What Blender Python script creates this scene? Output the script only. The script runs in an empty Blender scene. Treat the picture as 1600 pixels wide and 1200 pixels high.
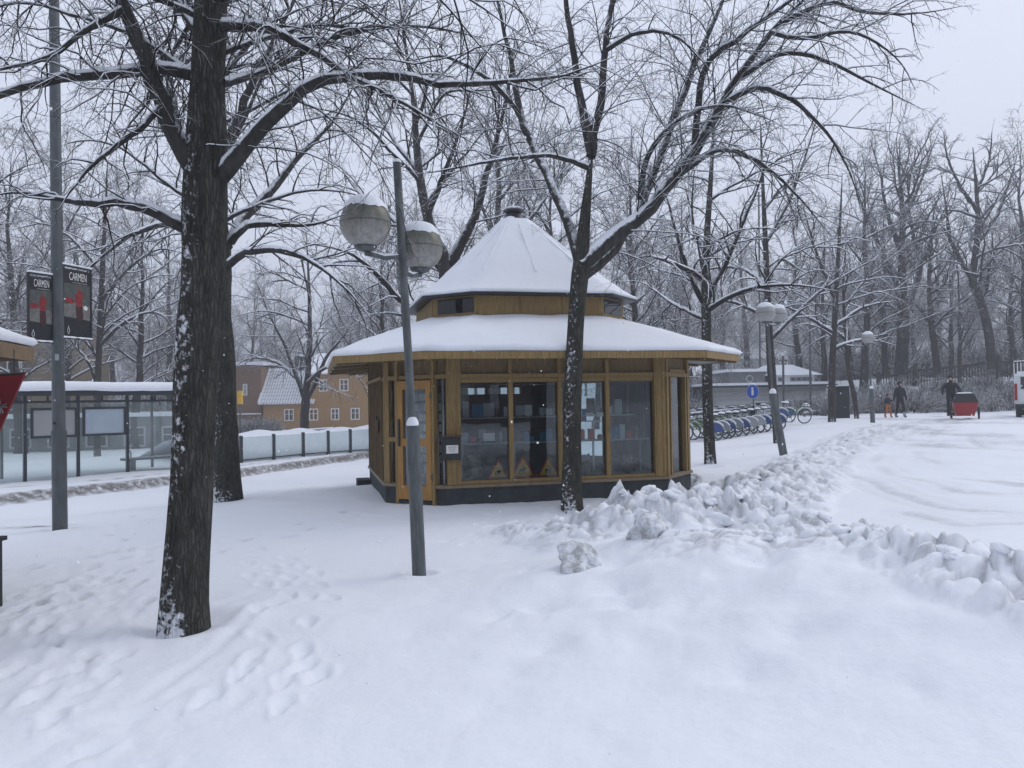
import bpy, bmesh, math, random
import numpy as np
from mathutils import Vector, Matrix

R = math.radians
random.seed(7)
scn = bpy.context.scene
col = scn.collection

# ------------------------------------------------------------------ camera
CAM = np.array([0.0, 0.0, 1.7])
F = 1250.0                                    # focal length in photo pixels (1600 wide)
PITCH, ROLL = 1.146, -1.0
cam_d = bpy.data.cameras.new('camera')
cam_d.sensor_width = 36.0
cam_d.lens = F / 1600 * 36
cam_d.clip_start = 0.05
cam_d.clip_end = 3000
cam = bpy.data.objects.new('camera', cam_d)
col.objects.link(cam)
CM = Matrix.Rotation(R(90 + PITCH), 3, 'X') @ Matrix.Rotation(R(ROLL), 3, 'Z')
cam.matrix_world = Matrix.Translation(Vector(CAM)) @ CM.to_4x4()
scn.camera = cam
CMn = np.array(CM)

# ------------------------------------------------------------------ world, sun, exposure
SUN_EL, SUN_ROT = 38.0, 62.0
w = bpy.data.worlds.new('World')
scn.world = w
w.use_nodes = True
nt = w.node_tree
for n in list(nt.nodes):
    nt.nodes.remove(n)
sky = nt.nodes.new('ShaderNodeTexSky')
sky.sky_type = 'NISHITA'
sky.sun_disc = False
sky.sun_elevation = R(SUN_EL)
sky.sun_rotation = R(SUN_ROT)
sky.dust_density = 4.0
cloud = nt.nodes.new('ShaderNodeMix')         # closed cloud layer over the sky
cloud.data_type = 'RGBA'
cloud.inputs[0].default_value = 0.93
cloud.inputs[7].default_value = (5.9, 6.35, 7.6, 1)
bg = nt.nodes.new('ShaderNodeBackground')
bg.inputs['Strength'].default_value = 0.143
wo = nt.nodes.new('ShaderNodeOutputWorld')
nt.links.new(sky.outputs[0], cloud.inputs[6])
nt.links.new(cloud.outputs[2], bg.inputs[0])
nt.links.new(bg.outputs[0], wo.inputs[0])
sd = bpy.data.lights.new('sun', 'SUN')
sd.energy = 0.9
sd.angle = R(30)
sd.color = (1.0, 0.97, 0.93)
sun = bpy.data.objects.new('sun', sd)
col.objects.link(sun)
az = R(SUN_ROT)
sdir = Vector((math.sin(az) * math.cos(R(SUN_EL)), math.cos(az) * math.cos(R(SUN_EL)), math.sin(R(SUN_EL))))
sun.rotation_euler = sdir.to_track_quat('Z', 'Y').to_euler()
scn.view_settings.view_transform = 'Standard'
scn.view_settings.look = 'None'
scn.view_settings.exposure = 0.0
scn.view_settings.gamma = 1.0
scn.view_settings.use_curve_mapping = False
scn.cycles.max_bounces = 8
scn.cycles.diffuse_bounces = 3
scn.cycles.glossy_bounces = 3
scn.cycles.transmission_bounces = 4
scn.cycles.transparent_max_bounces = 12
scn.cycles.volume_bounces = 0
scn.cycles.use_denoising = True
scn.cycles.caustics_reflective = False
scn.cycles.caustics_refractive = False

# ------------------------------------------------------------------ pixel -> world
def at(px, py, d):
    """world point seen at photo pixel (px,py) whose distance along +Y is d"""
    v = CMn @ np.array([(px - 800) / F, (600 - py) / F, -1.0])
    return CAM + v * (d / v[1])

def smooth(x, a, b):
    t = np.clip((x - a) / (b - a), 0, 1)
    return t * t * (3 - 2 * t)

# ------------------------------------------------------------------ numpy noise
def _h(ix, iy, s):
    n = (ix.astype(np.int64) * 374761393 + iy.astype(np.int64) * 668265263 + s * 974634777) & 0x7fffffff
    n = ((n ^ (n >> 13)) * 1274126177) & 0x7fffffff
    n = (n ^ (n >> 16)) & 0xffffff
    return n / 16777215.0

def vnoise(x, y, s=0):
    ix, iy = np.floor(x), np.floor(y)
    fx, fy = x - ix, y - iy
    fx = fx * fx * (3 - 2 * fx); fy = fy * fy * (3 - 2 * fy)
    a = _h(ix, iy, s); b = _h(ix + 1, iy, s); c = _h(ix, iy + 1, s); d = _h(ix + 1, iy + 1, s)
    return (a * (1 - fx) + b * fx) * (1 - fy) + (c * (1 - fx) + d * fx) * fy - 0.5

def fbm(x, y, s=0, o=4):
    v = 0; a = 1.0
    for k in range(o):
        v = v + a * vnoise(x, y, s + k * 17)
        x = x * 2.03 + 11.3; y = y * 2.01 + 5.7; a *= 0.5
    return v

def worley(x, y, s=0):
    ix, iy = np.floor(x), np.floor(y)
    best = np.full(x.shape, 9.0); val = np.zeros(x.shape)
    for dx in (-1, 0, 1):
        for dy in (-1, 0, 1):
            cx, cy = ix + dx, iy + dy
            ox = cx + _h(cx, cy, s); oy = cy + _h(cx, cy, s + 91)
            d = np.sqrt((x - ox) ** 2 + (y - oy) ** 2)
            m = d < best
            val = np.where(m, _h(cx, cy, s + 177), val)
            best = np.where(m, d, best)
    return best, val

def slabs(x, y, s=0, edge=.16):
    """broken tilted blocks: 0..1 heights with dark crevices between them"""
    ix, iy = np.floor(x), np.floor(y)
    f1 = np.full(x.shape, 9.0); f2 = np.full(x.shape, 9.0); val = np.zeros(x.shape); tl = np.zeros(x.shape)
    for dx in (-1, 0, 1):
        for dy in (-1, 0, 1):
            cx, cy = ix + dx, iy + dy
            ox = x - (cx + _h(cx, cy, s)); oy = y - (cy + _h(cx, cy, s + 91))
            d = np.maximum(np.sqrt(ox * ox + oy * oy), .92 * (np.abs(ox) + np.abs(oy)) * .82)
            t = ox * (_h(cx, cy, s + 33) - .5) + oy * (_h(cx, cy, s + 57) - .5)
            m = d < f1
            f2 = np.where(m, f1, np.minimum(f2, d)); val = np.where(m, _h(cx, cy, s + 177), val); tl = np.where(m, t, tl); f1 = np.where(m, d, f1)
    gap = f2 - f1
    body = smooth(gap, 0.0, edge) * (1 - .55 * np.clip(f1 / .8, 0, 1) ** 2)
    return body * np.clip(.25 + .75 * val + 1.3 * tl, 0, 1.4), gap, val

# ------------------------------------------------------------------ terrain
def terrain(x, y):
    x = np.asarray(x, float); y = np.asarray(y, float)
    s = -0.785 * x + 0.62 * y                      # distance towards the tram line
    z = -0.33 * smooth(s, 10.5, 18.0) * smooth(-x, -4, 3)
    z = z - 0.35 * smooth(s, 30, 60) * smooth(-x, -2, 6)
    z = z + 0.5 * smooth(x, 3.5, 17) * smooth(y, 13, 31)
    z = z + 2.3 * smooth(y, 49, 60) * smooth(x, 17, 27)
    rr = np.sqrt(x * x + y * y)
    z = z + 9.0 * smooth(rr, 95, 260) * (1 - smooth(rr, 330, 560)) * smooth(y, -30, 60)
    return z

def ground_at(px, py, f=None):
    f = f or terrain
    lo = 2.0
    for k in range(700):
        d = 2.0 * 1.008 ** k
        p = at(px, py, d)
        if p[2] <= float(f(p[0], p[1])):
            hi = d
            for _ in range(20):
                m = (lo + hi) / 2
                p = at(px, py, m)
                if p[2] <= float(f(p[0], p[1])): hi = m
                else: lo = m
            return at(px, py, hi)
        lo = d
    return at(px, py, 80.0)

# ------------------------------------------------------------------ object helpers
def tag(o, label=None, cat=None, group=None, kind=None):
    if label: o['label'] = label
    if cat: o['category'] = cat
    if group: o['group'] = group
    if kind: o['kind'] = kind
    return o

def empty(name, loc, rz=0.0, label=None, cat=None, group=None):
    o = bpy.data.objects.new(name, None)
    o.empty_display_size = 0.2
    col.objects.link(o)
    o.location = Vector([float(c) for c in loc])
    o.rotation_euler = (0, 0, rz)
    return tag(o, label, cat, group)

def copy_tree(o, parent=None):
    c = o.copy()
    col.objects.link(c)
    if parent is not None:
        c.parent = parent
    for ch in list(o.children):
        copy_tree(ch, c)
    return c

def mesh_np(name, V, Fq, mat, parent=None, smooth_=True, attr=None, tri=False):
    """V (n,3); Fq (m,4) quads or (m,3) tris"""
    me = bpy.data.meshes.new(name)
    k = Fq.shape[1]
    me.vertices.add(len(V)); me.vertices.foreach_set('co', np.ascontiguousarray(V, np.float32).ravel())
    me.loops.add(Fq.size); me.loops.foreach_set('vertex_index', np.ascontiguousarray(Fq, np.int32).ravel())
    me.polygons.add(len(Fq))
    me.polygons.foreach_set('loop_start', np.arange(0, Fq.size, k, dtype=np.int32))
    me.polygons.foreach_set('loop_total', np.full(len(Fq), k, np.int32))
    me.polygons.foreach_set('use_smooth', np.full(len(Fq), smooth_, bool))
    if attr:
        for nme, arr in attr.items():
            a = me.attributes.new(nme, 'FLOAT', 'POINT')
            a.data.foreach_set('value', arr.astype(np.float32))
    me.update(calc_edges=True)
    if mat: me.materials.append(mat)
    o = bpy.data.objects.new(name, me)
    col.objects.link(o)
    if parent is not None: o.parent = parent
    return o

def base_of(root):
    """offset that turns world coordinates into the local ones of an unrotated thing"""
    v = Vector((0, 0, 0)); p = root
    while p is not None:
        v += p.location; p = p.parent
    return v

class MB:
    def __init__(s): s.v = []; s.f = []; s.sm = []
    def add(s, vs, fs, sm=False):
        b = len(s.v)
        s.v += [tuple(float(c) for c in v) for v in vs]
        s.f += [tuple(b + i for i in f) for f in fs]
        s.sm += [sm] * len(fs)
        return s
    def hexa(s, p):      # 8 points: bottom 4 ccw, top 4 ccw
        return s.add(p, [(3, 2, 1, 0), (4, 5, 6, 7), (0, 1, 5, 4), (1, 2, 6, 5), (2, 3, 7, 6), (3, 0, 4, 7)])
    def box(s, c, sz, rz=0.0):
        hx, hy, hz = sz[0] / 2, sz[1] / 2, sz[2] / 2
        ca, sa = math.cos(rz), math.sin(rz)
        P = []
        for z in (-hz, hz):
            for x, y in ((-hx, -hy), (hx, -hy), (hx, hy), (-hx, hy)):
                P.append((c[0] + x * ca - y * sa, c[1] + x * sa + y * ca, c[2] + z))
        return s.hexa(P)
    def bar(s, a, b, wd, h, up=(0, 0, 1)):
        a = Vector(a); b = Vector(b); t = (b - a).normalized()
        u = Vector(up)
        if abs(t.dot(u)) > 0.98: u = Vector((1, 0, 0)) if abs(t.x) < .9 else Vector((0, 1, 0))
        x = t.cross(u).normalized(); y = x.cross(t)
        P = []
        for q in (a, b):
            for i, j in ((-1, -1), (1, -1), (1, 1), (-1, 1)):
                P.append(q + x * (i * wd / 2) + y * (j * h / 2))
        return s.add(P, [(0, 1, 2, 3), (7, 6, 5, 4), (4, 5, 1, 0), (5, 6, 2, 1), (6, 7, 3, 2), (7, 4, 0, 3)])
    def tube(s, pts, rad, n=10, cap=True, sm=True):
        pts = [Vector([float(c) for c in p]) for p in pts]
        if not hasattr(rad, '__len__'): rad = [rad] * len(pts)
        rings = []; prev = None
        for i, p in enumerate(pts):
            t = (pts[min(i + 1, len(pts) - 1)] - pts[max(i - 1, 0)]).normalized()
            if prev is None:
                ref = Vector((0, 0, 1)) if abs(t.z) < .9 else Vector((1, 0, 0))
                x = t.cross(ref).normalized()
            else:
                x = (prev - t * prev.dot(t)).normalized()
            prev = x; y = t.cross(x)
            rings.append([p + (x * math.cos(k * math.tau / n) + y * math.sin(k * math.tau / n)) * rad[i] for k in range(n)])
        vs = [v for r in rings for v in r]; fs = []
        for i in range(len(pts) - 1):
            for k in range(n):
                a = i * n + k; b = i * n + (k + 1) % n
                fs.append((a, b, b + n, a + n))
        s.add(vs, fs, sm)
        if cap:
            s.add(rings[0], [tuple(reversed(range(n)))], False); s.add(rings[-1], [tuple(range(n))], False)
        return s
    def lathe(s, c, prof, n=20, sm=True):     # prof: (r,z) list bottom->top
        vs = []; fs = []
        for r, z in prof:
            for k in range(n):
                a = k * math.tau / n
                vs.append((c[0] + r * math.cos(a), c[1] + r * math.sin(a), c[2] + z))
        for i in range(len(prof) - 1):
            for k in range(n):
                a = i * n + k; b = i * n + (k + 1) % n
                fs.append((a, b, b + n, a + n))
        fs.append(tuple(reversed(range(n)))); m = (len(prof) - 1) * n
        fs.append(tuple(range(m, m + n)))
        return s.add(vs, fs, sm)
    def ball(s, c, r, n=16, m=10, sz=1.0, z0=-1.0, z1=1.0):
        prof = []
        for i in range(m + 1):
            zz = z0 + (z1 - z0) * i / m
            a = math.asin(max(-1, min(1, zz)))
            prof.append((max(r * math.cos(a), 1e-4), r * sz * math.sin(a)))
        return s.lathe(c, prof, n)
    def prism(s, poly, a, b):                # polygon in xz extruded along y from a to b
        n = len(poly)
        vs = [(x, a, z) for x, z in poly] + [(x, b, z) for x, z in poly]
        fs = [tuple(range(n)), tuple(reversed(range(n, 2 * n)))]
        for i in range(n):
            j = (i + 1) % n
            fs.append((i + n, j + n, j, i))
        return s.add(vs, fs)
    def wheel(s, c, r, th, n=28, m=6, axis='y'):
        vs = []; fs = []
        for i in range(n):
            a = i * math.tau / n
            for j in range(m):
                b = j * math.tau / m
                rr = r + th * math.cos(b)
                vs.append((c[0] + rr * math.cos(a), c[1] + th * math.sin(b), c[2] + rr * math.sin(a)))
        for i in range(n):
            for j in range(m):
                fs.append((i * m + j, i * m + (j + 1) % m, ((i + 1) % n) * m + (j + 1) % m, ((i + 1) % n) * m + j))
        return s.add(vs, fs, True)
    def build(s, name, mat, parent=None, world=False):
        me = bpy.data.meshes.new(name)
        vs = s.v
        if world and parent is not None:
            o = base_of(parent); vs = [(v[0] - o.x, v[1] - o.y, v[2] - o.z) for v in vs]
        me.from_pydata(vs, [], s.f)
        me.polygons.foreach_set('use_smooth', s.sm)
        me.update()
        me.materials.append(mat)
        o = bpy.data.objects.new(name, me)
        col.objects.link(o)
        if parent is not None: o.parent = parent
        return o

# ------------------------------------------------------------------ materials
def newmat(name):
    m = bpy.data.materials.new(name); m.use_nodes = True
    n = m.node_tree.nodes; l = m.node_tree.links
    return m, n, l, n['Principled BSDF']

def noise_node(n, l, scale, detail=4, rough=.55, coord='Object', sc=(1, 1, 1)):
    tc = n.new('ShaderNodeTexCoord'); mp = n.new('ShaderNodeMapping'); mp.inputs['Scale'].default_value = sc
    l.new(tc.outputs[coord], mp.inputs[0])
    t = n.new('ShaderNodeTexNoise'); t.inputs['Scale'].default_value = scale
    t.inputs['Detail'].default_value = detail; t.inputs['Roughness'].default_value = rough
    l.new(mp.outputs[0], t.inputs['Vector'])
    return t

def ramp(n, l, src, a, b, ca, cb):
    r = n.new('ShaderNodeValToRGB')
    r.color_ramp.elements[0].position = a; r.color_ramp.elements[1].position = b
    r.color_ramp.elements[0].color = (*ca, 1); r.color_ramp.elements[1].color = (*cb, 1)
    l.new(src, r.inputs[0]); return r

def simple(name, c, rough=.6, var=.25, scale=9, bump=.0, metal=0, sc=(1, 1, 1), spec=.4):
    m, n, l, b = newmat(name)
    t = noise_node(n, l, scale, sc=sc)
    lo = tuple(x * (1 - var) for x in c); hi = tuple(min(1, x * (1 + var)) for x in c)
    r = ramp(n, l, t.outputs[0], .3, .7, lo, hi)
    l.new(r.outputs[0], b.inputs['Base Color'])
    b.inputs['Roughness'].default_value = rough; b.inputs['Metallic'].default_value = metal
    b.inputs['Specular IOR Level'].default_value = spec
    if bump:
        bp = n.new('ShaderNodeBump'); bp.inputs['Strength'].default_value = bump; bp.inputs['Distance'].default_value = .02
        l.new(t.outputs[0], bp.inputs['Height']); l.new(bp.outputs[0], b.inputs['Normal'])
    return m

SNOWC = (.86, .885, .93)
def snow_mat(name='snow', bump=.35, scale=30, dirt_and_gaps=False):
    m, n, l, b = newmat(name)
    t = noise_node(n, l, scale, 5, .6)
    r = ramp(n, l, t.outputs[0], .3, .7, tuple(x * .96 for x in SNOWC), SNOWC)
    last = r.outputs[0]
    if dirt_and_gaps:
        for an, cc, amt in (('slush_and_gaps', (.27, .28, .28), .85), ('brown', (.14, .125, .11), .95)):
            at_ = n.new('ShaderNodeAttribute'); at_.attribute_name = an
            t2 = noise_node(n, l, 7, 6, .7)
            mth = n.new('ShaderNodeMath'); mth.operation = 'MULTIPLY'
            rr = ramp(n, l, t2.outputs[0], .28, .52, (0, 0, 0), (1, 1, 1))
            l.new(at_.outputs['Fac'], mth.inputs[0]); l.new(rr.outputs[0], mth.inputs[1])
            m2 = n.new('ShaderNodeMath'); m2.operation = 'MULTIPLY'; m2.inputs[1].default_value = amt
            l.new(mth.outputs[0], m2.inputs[0])
            mx = n.new('ShaderNodeMix'); mx.data_type = 'RGBA'
            l.new(m2.outputs[0], mx.inputs[0]); l.new(last, mx.inputs[6]); mx.inputs[7].default_value = (*cc, 1)
            last = mx.outputs[2]
    l.new(last, b.inputs['Base Color'])
    b.inputs['Roughness'].default_value = .75
    b.inputs['Specular IOR Level'].default_value = .25
    bp = n.new('ShaderNodeBump'); bp.inputs['Strength'].default_value = bump; bp.inputs['Distance'].default_value = .012
    l.new(t.outputs[0], bp.inputs['Height']); l.new(bp.outputs[0], b.inputs['Normal'])
    return m

def bark_mat(name, c=(.030, .029, .026), stick=0.0, top=True, thr=(.18, .55), vscale=14, sdir=(-.55, -.84, 0)):
    """dark bark; snow lies where the surface faces up, and clots stick to the weather side"""
    m, n, l, b = newmat(name)
    t = noise_node(n, l, vscale, 6, .65, sc=(1, 1, .22))
    r = ramp(n, l, t.outputs[0], .32, .7, tuple(x * .55 for x in c), tuple(x * 1.9 for x in c))
    if stick > .6:
        vtc = n.new('ShaderNodeTexCoord'); vm = n.new('ShaderNodeMapping'); vm.inputs['Scale'].default_value = (1, 1, .16)
        wn = n.new('ShaderNodeTexNoise'); wn.inputs['Scale'].default_value = 6; wn.inputs['Detail'].default_value = 3
        wm = n.new('ShaderNodeMix'); wm.data_type = 'VECTOR'; wm.inputs[0].default_value = .06
        l.new(vtc.outputs['Object'], wn.inputs['Vector']); l.new(vtc.outputs['Object'], wm.inputs[4]); l.new(wn.outputs['Color'], wm.inputs[5]); l.new(wm.outputs[1], vm.inputs[0])
        vo = n.new('ShaderNodeTexVoronoi'); vo.feature = 'DISTANCE_TO_EDGE'; vo.inputs['Scale'].default_value = 42
        l.new(vm.outputs[0], vo.inputs['Vector'])
        vr = n.new('ShaderNodeMapRange'); vr.inputs[1].default_value = 0; vr.inputs[2].default_value = .28; vr.inputs[3].default_value = .35
        l.new(vo.outputs['Distance'], vr.inputs[0])
        vx = n.new('ShaderNodeMix'); vx.data_type = 'RGBA'; vx.blend_type = 'MULTIPLY'; vx.inputs[0].default_value = .8
        l.new(r.outputs[0], vx.inputs[6]); l.new(vr.outputs[0], vx.inputs[7])
        class _R: outputs = [vx.outputs[2]]
        r = _R()
        furrow = vr.outputs[0]
    else: furrow = None
    geo = n.new('ShaderNodeNewGeometry'); sx = n.new('ShaderNodeSeparateXYZ')
    l.new(geo.outputs['Normal'], sx.inputs[0])
    t2 = noise_node(n, l, 9, 3, .6)
    ad = n.new('ShaderNodeMath'); ad.operation = 'MULTIPLY_ADD'; ad.inputs[1].default_value = .9; ad.inputs[2].default_value = -.45
    l.new(t2.outputs[0], ad.inputs[0])
    sm = n.new('ShaderNodeMath'); sm.operation = 'ADD'
    l.new(sx.outputs[2], sm.inputs[0]); l.new(ad.outputs[0], sm.inputs[1])
    mr = n.new('ShaderNodeMapRange'); mr.inputs[1].default_value = thr[0]; mr.inputs[2].default_value = thr[1]
    l.new(sm.outputs[0], mr.inputs[0])
    fac = mr.outputs[0]
    if stick > 0:
        dt = n.new('ShaderNodeVectorMath'); dt.operation = 'DOT_PRODUCT'; dt.inputs[1].default_value = sdir
        l.new(geo.outputs['Normal'], dt.inputs[0])
        a = noise_node(n, l, 19, 5, .65); c2 = noise_node(n, l, 1.6, 2, .5)
        s1 = n.new('ShaderNodeMath'); s1.operation = 'MULTIPLY_ADD'; s1.inputs[1].default_value = .40
        l.new(dt.outputs['Value'], s1.inputs[0]); l.new(a.outputs[0], s1.inputs[2])
        s2 = n.new('ShaderNodeMath'); s2.operation = 'MULTIPLY_ADD'; s2.inputs[1].default_value = .5
        l.new(c2.outputs[0], s2.inputs[0]); l.new(s1.outputs[0], s2.inputs[2])
        tcb = n.new('ShaderNodeTexCoord'); sxb = n.new('ShaderNodeSeparateXYZ'); l.new(tcb.outputs['Object'], sxb.inputs[0])
        mb_ = n.new('ShaderNodeMapRange'); mb_.inputs[1].default_value = .1; mb_.inputs[2].default_value = .75; mb_.inputs[3].default_value = .13; mb_.inputs[4].default_value = 0
        l.new(sxb.outputs[2], mb_.inputs[0])
        s3 = n.new('ShaderNodeMath'); s3.operation = 'ADD'; l.new(s2.outputs[0], s3.inputs[0]); l.new(mb_.outputs[0], s3.inputs[1]); s2 = s3
        mr2 = n.new('ShaderNodeMapRange'); th = 1.355 - .165 * stick
        mr2.inputs[1].default_value = th; mr2.inputs[2].default_value = th + .10
        l.new(s2.outputs[0], mr2.inputs[0])
        mxm = n.new('ShaderNodeMath'); mxm.operation = 'MAXIMUM'
        l.new(fac, mxm.inputs[0]); l.new(mr2.outputs[0], mxm.inputs[1]); fac = mxm.outputs[0]
    mx = n.new('ShaderNodeMix'); mx.data_type = 'RGBA'
    l.new(fac, mx.inputs[0]); l.new(r.outputs[0], mx.inputs[6]); mx.inputs[7].default_value = (*SNOWC, 1)
    l.new(mx.outputs[2], b.inputs['Base Color'])
    b.inputs['Roughness'].default_value = .85; b.inputs['Specular IOR Level'].default_value = .2
    hs = n.new('ShaderNodeMath'); hs.operation = 'ADD'
    l.new(t.outputs[0], hs.inputs[0]); l.new(fac, hs.inputs[1])
    if furrow is not None:
        h2 = n.new('ShaderNodeMath'); h2.operation = 'ADD'; l.new(hs.outputs[0], h2.inputs[0]); l.new(furrow, h2.inputs[1]); hs = h2
    bp = n.new('ShaderNodeBump'); bp.inputs['Strength'].default_value = .9; bp.inputs['Distance'].default_value = .025
    l.new(hs.outputs[0], bp.inputs['Height']); l.new(bp.outputs[0], b.inputs['Normal'])
    return m

def glass_mat(name, tint=(.8, .86, .87), refl=1.0, milk=0.0, milkc=(.75, .8, .8)):
    m, n, l, b = newmat(name)
    n.remove(b)
    out = n['Material Output']
    tr = n.new('ShaderNodeBsdfTransparent'); tr.inputs[0].default_value = (*tint, 1)
    gl = n.new('ShaderNodeBsdfGlossy'); gl.inputs['Roughness'].default_value = .01; gl.inputs[0].default_value = (.95, .97, 1, 1)
    fr = n.new('ShaderNodeFresnel'); fr.inputs[0].default_value = 1.5
    mu = n.new('ShaderNodeMath'); mu.operation = 'MULTIPLY'; mu.inputs[1].default_value = refl; mu.use_clamp = True
    l.new(fr.outputs[0], mu.inputs[0])
    t = noise_node(n, l, 1.3, 2); bp = n.new('ShaderNodeBump'); bp.inputs['Strength'].default_value = .06; bp.inputs['Distance'].default_value = .02
    l.new(t.outputs[0], bp.inputs['Height']); l.new(bp.outputs[0], gl.inputs['Normal'])
    mx = n.new('ShaderNodeMixShader')
    base = tr.outputs[0]
    if milk:
        df = n.new('ShaderNodeBsdfDiffuse'); df.inputs[0].default_value = (*milkc, 1)
        tl = n.new('ShaderNodeBsdfTranslucent'); tl.inputs[0].default_value = (*milkc, 1)
        m0 = n.new('ShaderNodeMixShader'); m0.inputs[0].default_value = .4
        l.new(df.outputs[0], m0.inputs[1]); l.new(tl.outputs[0], m0.inputs[2])
        m1 = n.new('ShaderNodeMixShader')
        tn = noise_node(n, l, 2.2, 4)
        mr = n.new('ShaderNodeMapRange'); mr.inputs[3].default_value = milk * .75; mr.inputs[4].default_value = min(1, milk * 1.25)
        l.new(tn.outputs[0], mr.inputs[0]); l.new(mr.outputs[0], m1.inputs[0])
        l.new(tr.outputs[0], m1.inputs[1]); l.new(m0.outputs[0], m1.inputs[2]); base = m1.outputs[0]
    l.new(mu.outputs[0], mx.inputs[0]); l.new(base, mx.inputs[1]); l.new(gl.outputs[0], mx.inputs[2])
    l.new(mx.outputs[0], out.inputs[0])
    return m

M = {}
M['ground'] = snow_mat('snow_ground', .45, 22, dirt_and_gaps=True)
M['snow'] = snow_mat('snow_fresh', .3, 26)
M['snow_roof'] = snow_mat('snow_roof', .25, 7)
M['clod'] = snow_mat('snow_clod', .6, 14)
def grey_clod():
    m, n, l, b = newmat('snow_boulder_grey'); t = noise_node(n, l, 9, 6, .7); r = ramp(n, l, t.outputs[0], .40, .58, (.40, .41, .40), (.80, .83, .87))
    l.new(r.outputs[0], b.inputs['Base Color']); b.inputs['Roughness'].default_value = .8
    bp = n.new('ShaderNodeBump'); bp.inputs['Strength'].default_value = .9; bp.inputs['Distance'].default_value = .02
    l.new(t.outputs[0], bp.inputs['Height']); l.new(bp.outputs[0], b.inputs['Normal']); return m
M['clod_grey'] = grey_clod()
M['bark_near'] = bark_mat('bark_near', (.058, .058, .050), stick=1.0, thr=(.45, .75))
M['bark_c'] = bark_mat('bark_kiosk_tree', (.058, .058, .047), stick=.9, thr=(.4, .7))
M['bark_limb'] = bark_mat('bark_limb', (.034, .033, .031), thr=(.25, .5))
M['twig'] = bark_mat('twig', (.022, .019, .018), thr=(.15, .6))
M['bark_far'] = bark_mat('bark_far', (.040, .036, .034), stick=.5, thr=(.3, .6))
M['twig_far'] = bark_mat('twig_far', (.042, .037, .036), thr=(.15, .6))
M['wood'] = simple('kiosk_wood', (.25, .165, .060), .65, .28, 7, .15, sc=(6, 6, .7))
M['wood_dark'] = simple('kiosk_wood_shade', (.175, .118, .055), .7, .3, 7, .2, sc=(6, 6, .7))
M['door'] = simple('kiosk_door_wood', (.36, .185, .042), .5, .2, 5, .1, sc=(5, 5, .6))
M['sill'] = simple('kiosk_sill', (.20, .15, .09), .5, .2, 9)
M['plinth'] = simple('kiosk_plinth', (.032, .038, .042), .8, .35, 6, .3)
M['soffit'] = simple('kiosk_soffit', (.32, .34, .33), .7, .15, 6)
M['glass'] = glass_mat('window_glass', (.84, .89, .90), 1.15)
M['glass_dark'] = glass_mat('window_dark', (.10, .12, .13), 1.2)
M['inner'] = simple('shop_interior', (.07, .07, .07), .8, .3, 3)
M['shelf'] = simple('shop_shelf', (.35, .36, .36), .5, .15, 4)
M['paper'] = simple('paper', (.72, .72, .68), .8, .08, 12)
M['ink'] = simple('ink', (.05, .05, .055), .8, .1)
M['black'] = simple('black_paint', (.022, .023, .026), .45, .2)
M['steel'] = simple('grey_steel', (.085, .095, .10), .5, .25, 12, .1, sc=(1, 1, .3))
M['lamp_steel'] = simple('weathered_pole', (.095, .105, .108), .55, .35, 16, .15, sc=(1, 1, .25))
M['shelter'] = simple('shelter_frame', (.028, .034, .042), .45, .15)
M['shelter_glass'] = glass_mat('shelter_glass', (.90, .95, .94), .9, milk=.10, milkc=(.80, .86, .86))
M['fence_glass'] = glass_mat('fence_glass', (.85, .9, .9), .7, milk=.30, milkc=(.86, .92, .92))
M['poster_back'] = simple('poster_back', (.36, .42, .48), .35, .08, 2)
M['poster_back2'] = simple('poster_back_grey', (.30, .31, .31), .45, .08, 2)
M['red'] = simple('red_cloth', (.17, .010, .016), .6, .2, 4)
M['stall_wood'] = simple('stall_wood', (.20, .135, .075), .6, .2, 5, .1, sc=(5, 5, 1))
M['house'] = simple('house_board', (.42, .26, .115), .8, .12, 5)
M['house_dark'] = simple('house_board_dark', (.20, .12, .075), .8, .15, 5)
M['house_tile'] = bark_mat('roof_tile', (.10, .09, .09), thr=(.55, .95))
M['white'] = simple('white_paint', (.75, .76, .76), .6, .06)
M['pane'] = simple('far_window_pane', (.03, .035, .045), .15, .2, spec=.8)
M['greywall'] = simple('grey_wall', (.20, .21, .21), .8, .15, 2)
M['lightwall'] = simple('light_wall', (.45, .46, .46), .8, .1, 2)
M['yellow_wall'] = simple('yellow_wall', (.17, .14, .095), .8, .12, 2)
M['brown'] = simple('brown_paint', (.09, .04, .03), .7, .2)
M['hut'] = simple('dark_hut', (.022, .028, .028), .7, .2)
M['blue'] = simple('sign_blue', (.02, .09, .45), .4, .1)
M['bikeblue'] = simple('bike_blue', (.045, .085, .24), .4, .15)
M['bikegreen'] = simple('bike_green', (.09, .20, .05), .4, .15)
M['rubber'] = simple('rubber', (.025, .026, .028), .8, .2)
M['alu'] = simple('bare_metal', (.4, .42, .43), .4, .1, metal=.6)
M['yellow'] = simple('sign_yellow', (.85, .50, .03), .5, .1)
M['signred'] = simple('sign_red', (.55, .05, .02), .5, .1)
M['plush'] = simple('plush', (.26, .24, .20), .95, .35, 22, .4)
M['plush2'] = simple('plush_brown', (.16, .11, .08), .95, .35, 22, .4)
M['coat'] = simple('dark_coat', (.012, .013, .017), .9, .3)
M['navy'] = simple('navy_jacket', (.02, .035, .075), .85, .2)
M['orange'] = simple('orange_trousers', (.45, .13, .03), .85, .2)
M['skin'] = simple('skin', (.45, .26, .18), .6, .1)
M['lightboots'] = simple('light_boots', (.3, .31, .33), .8, .2)
M['cargo_red'] = simple('cargo_red', (.30, .016, .02), .45, .15)
M['canopy'] = simple('canopy_black', (.015, .016, .02), .6, .2)
M['van'] = simple('van_white', (.62, .65, .67), .3, .06)
M['tail'] = simple('tail_light', (.30, .02, .02), .2, .1)
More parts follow.
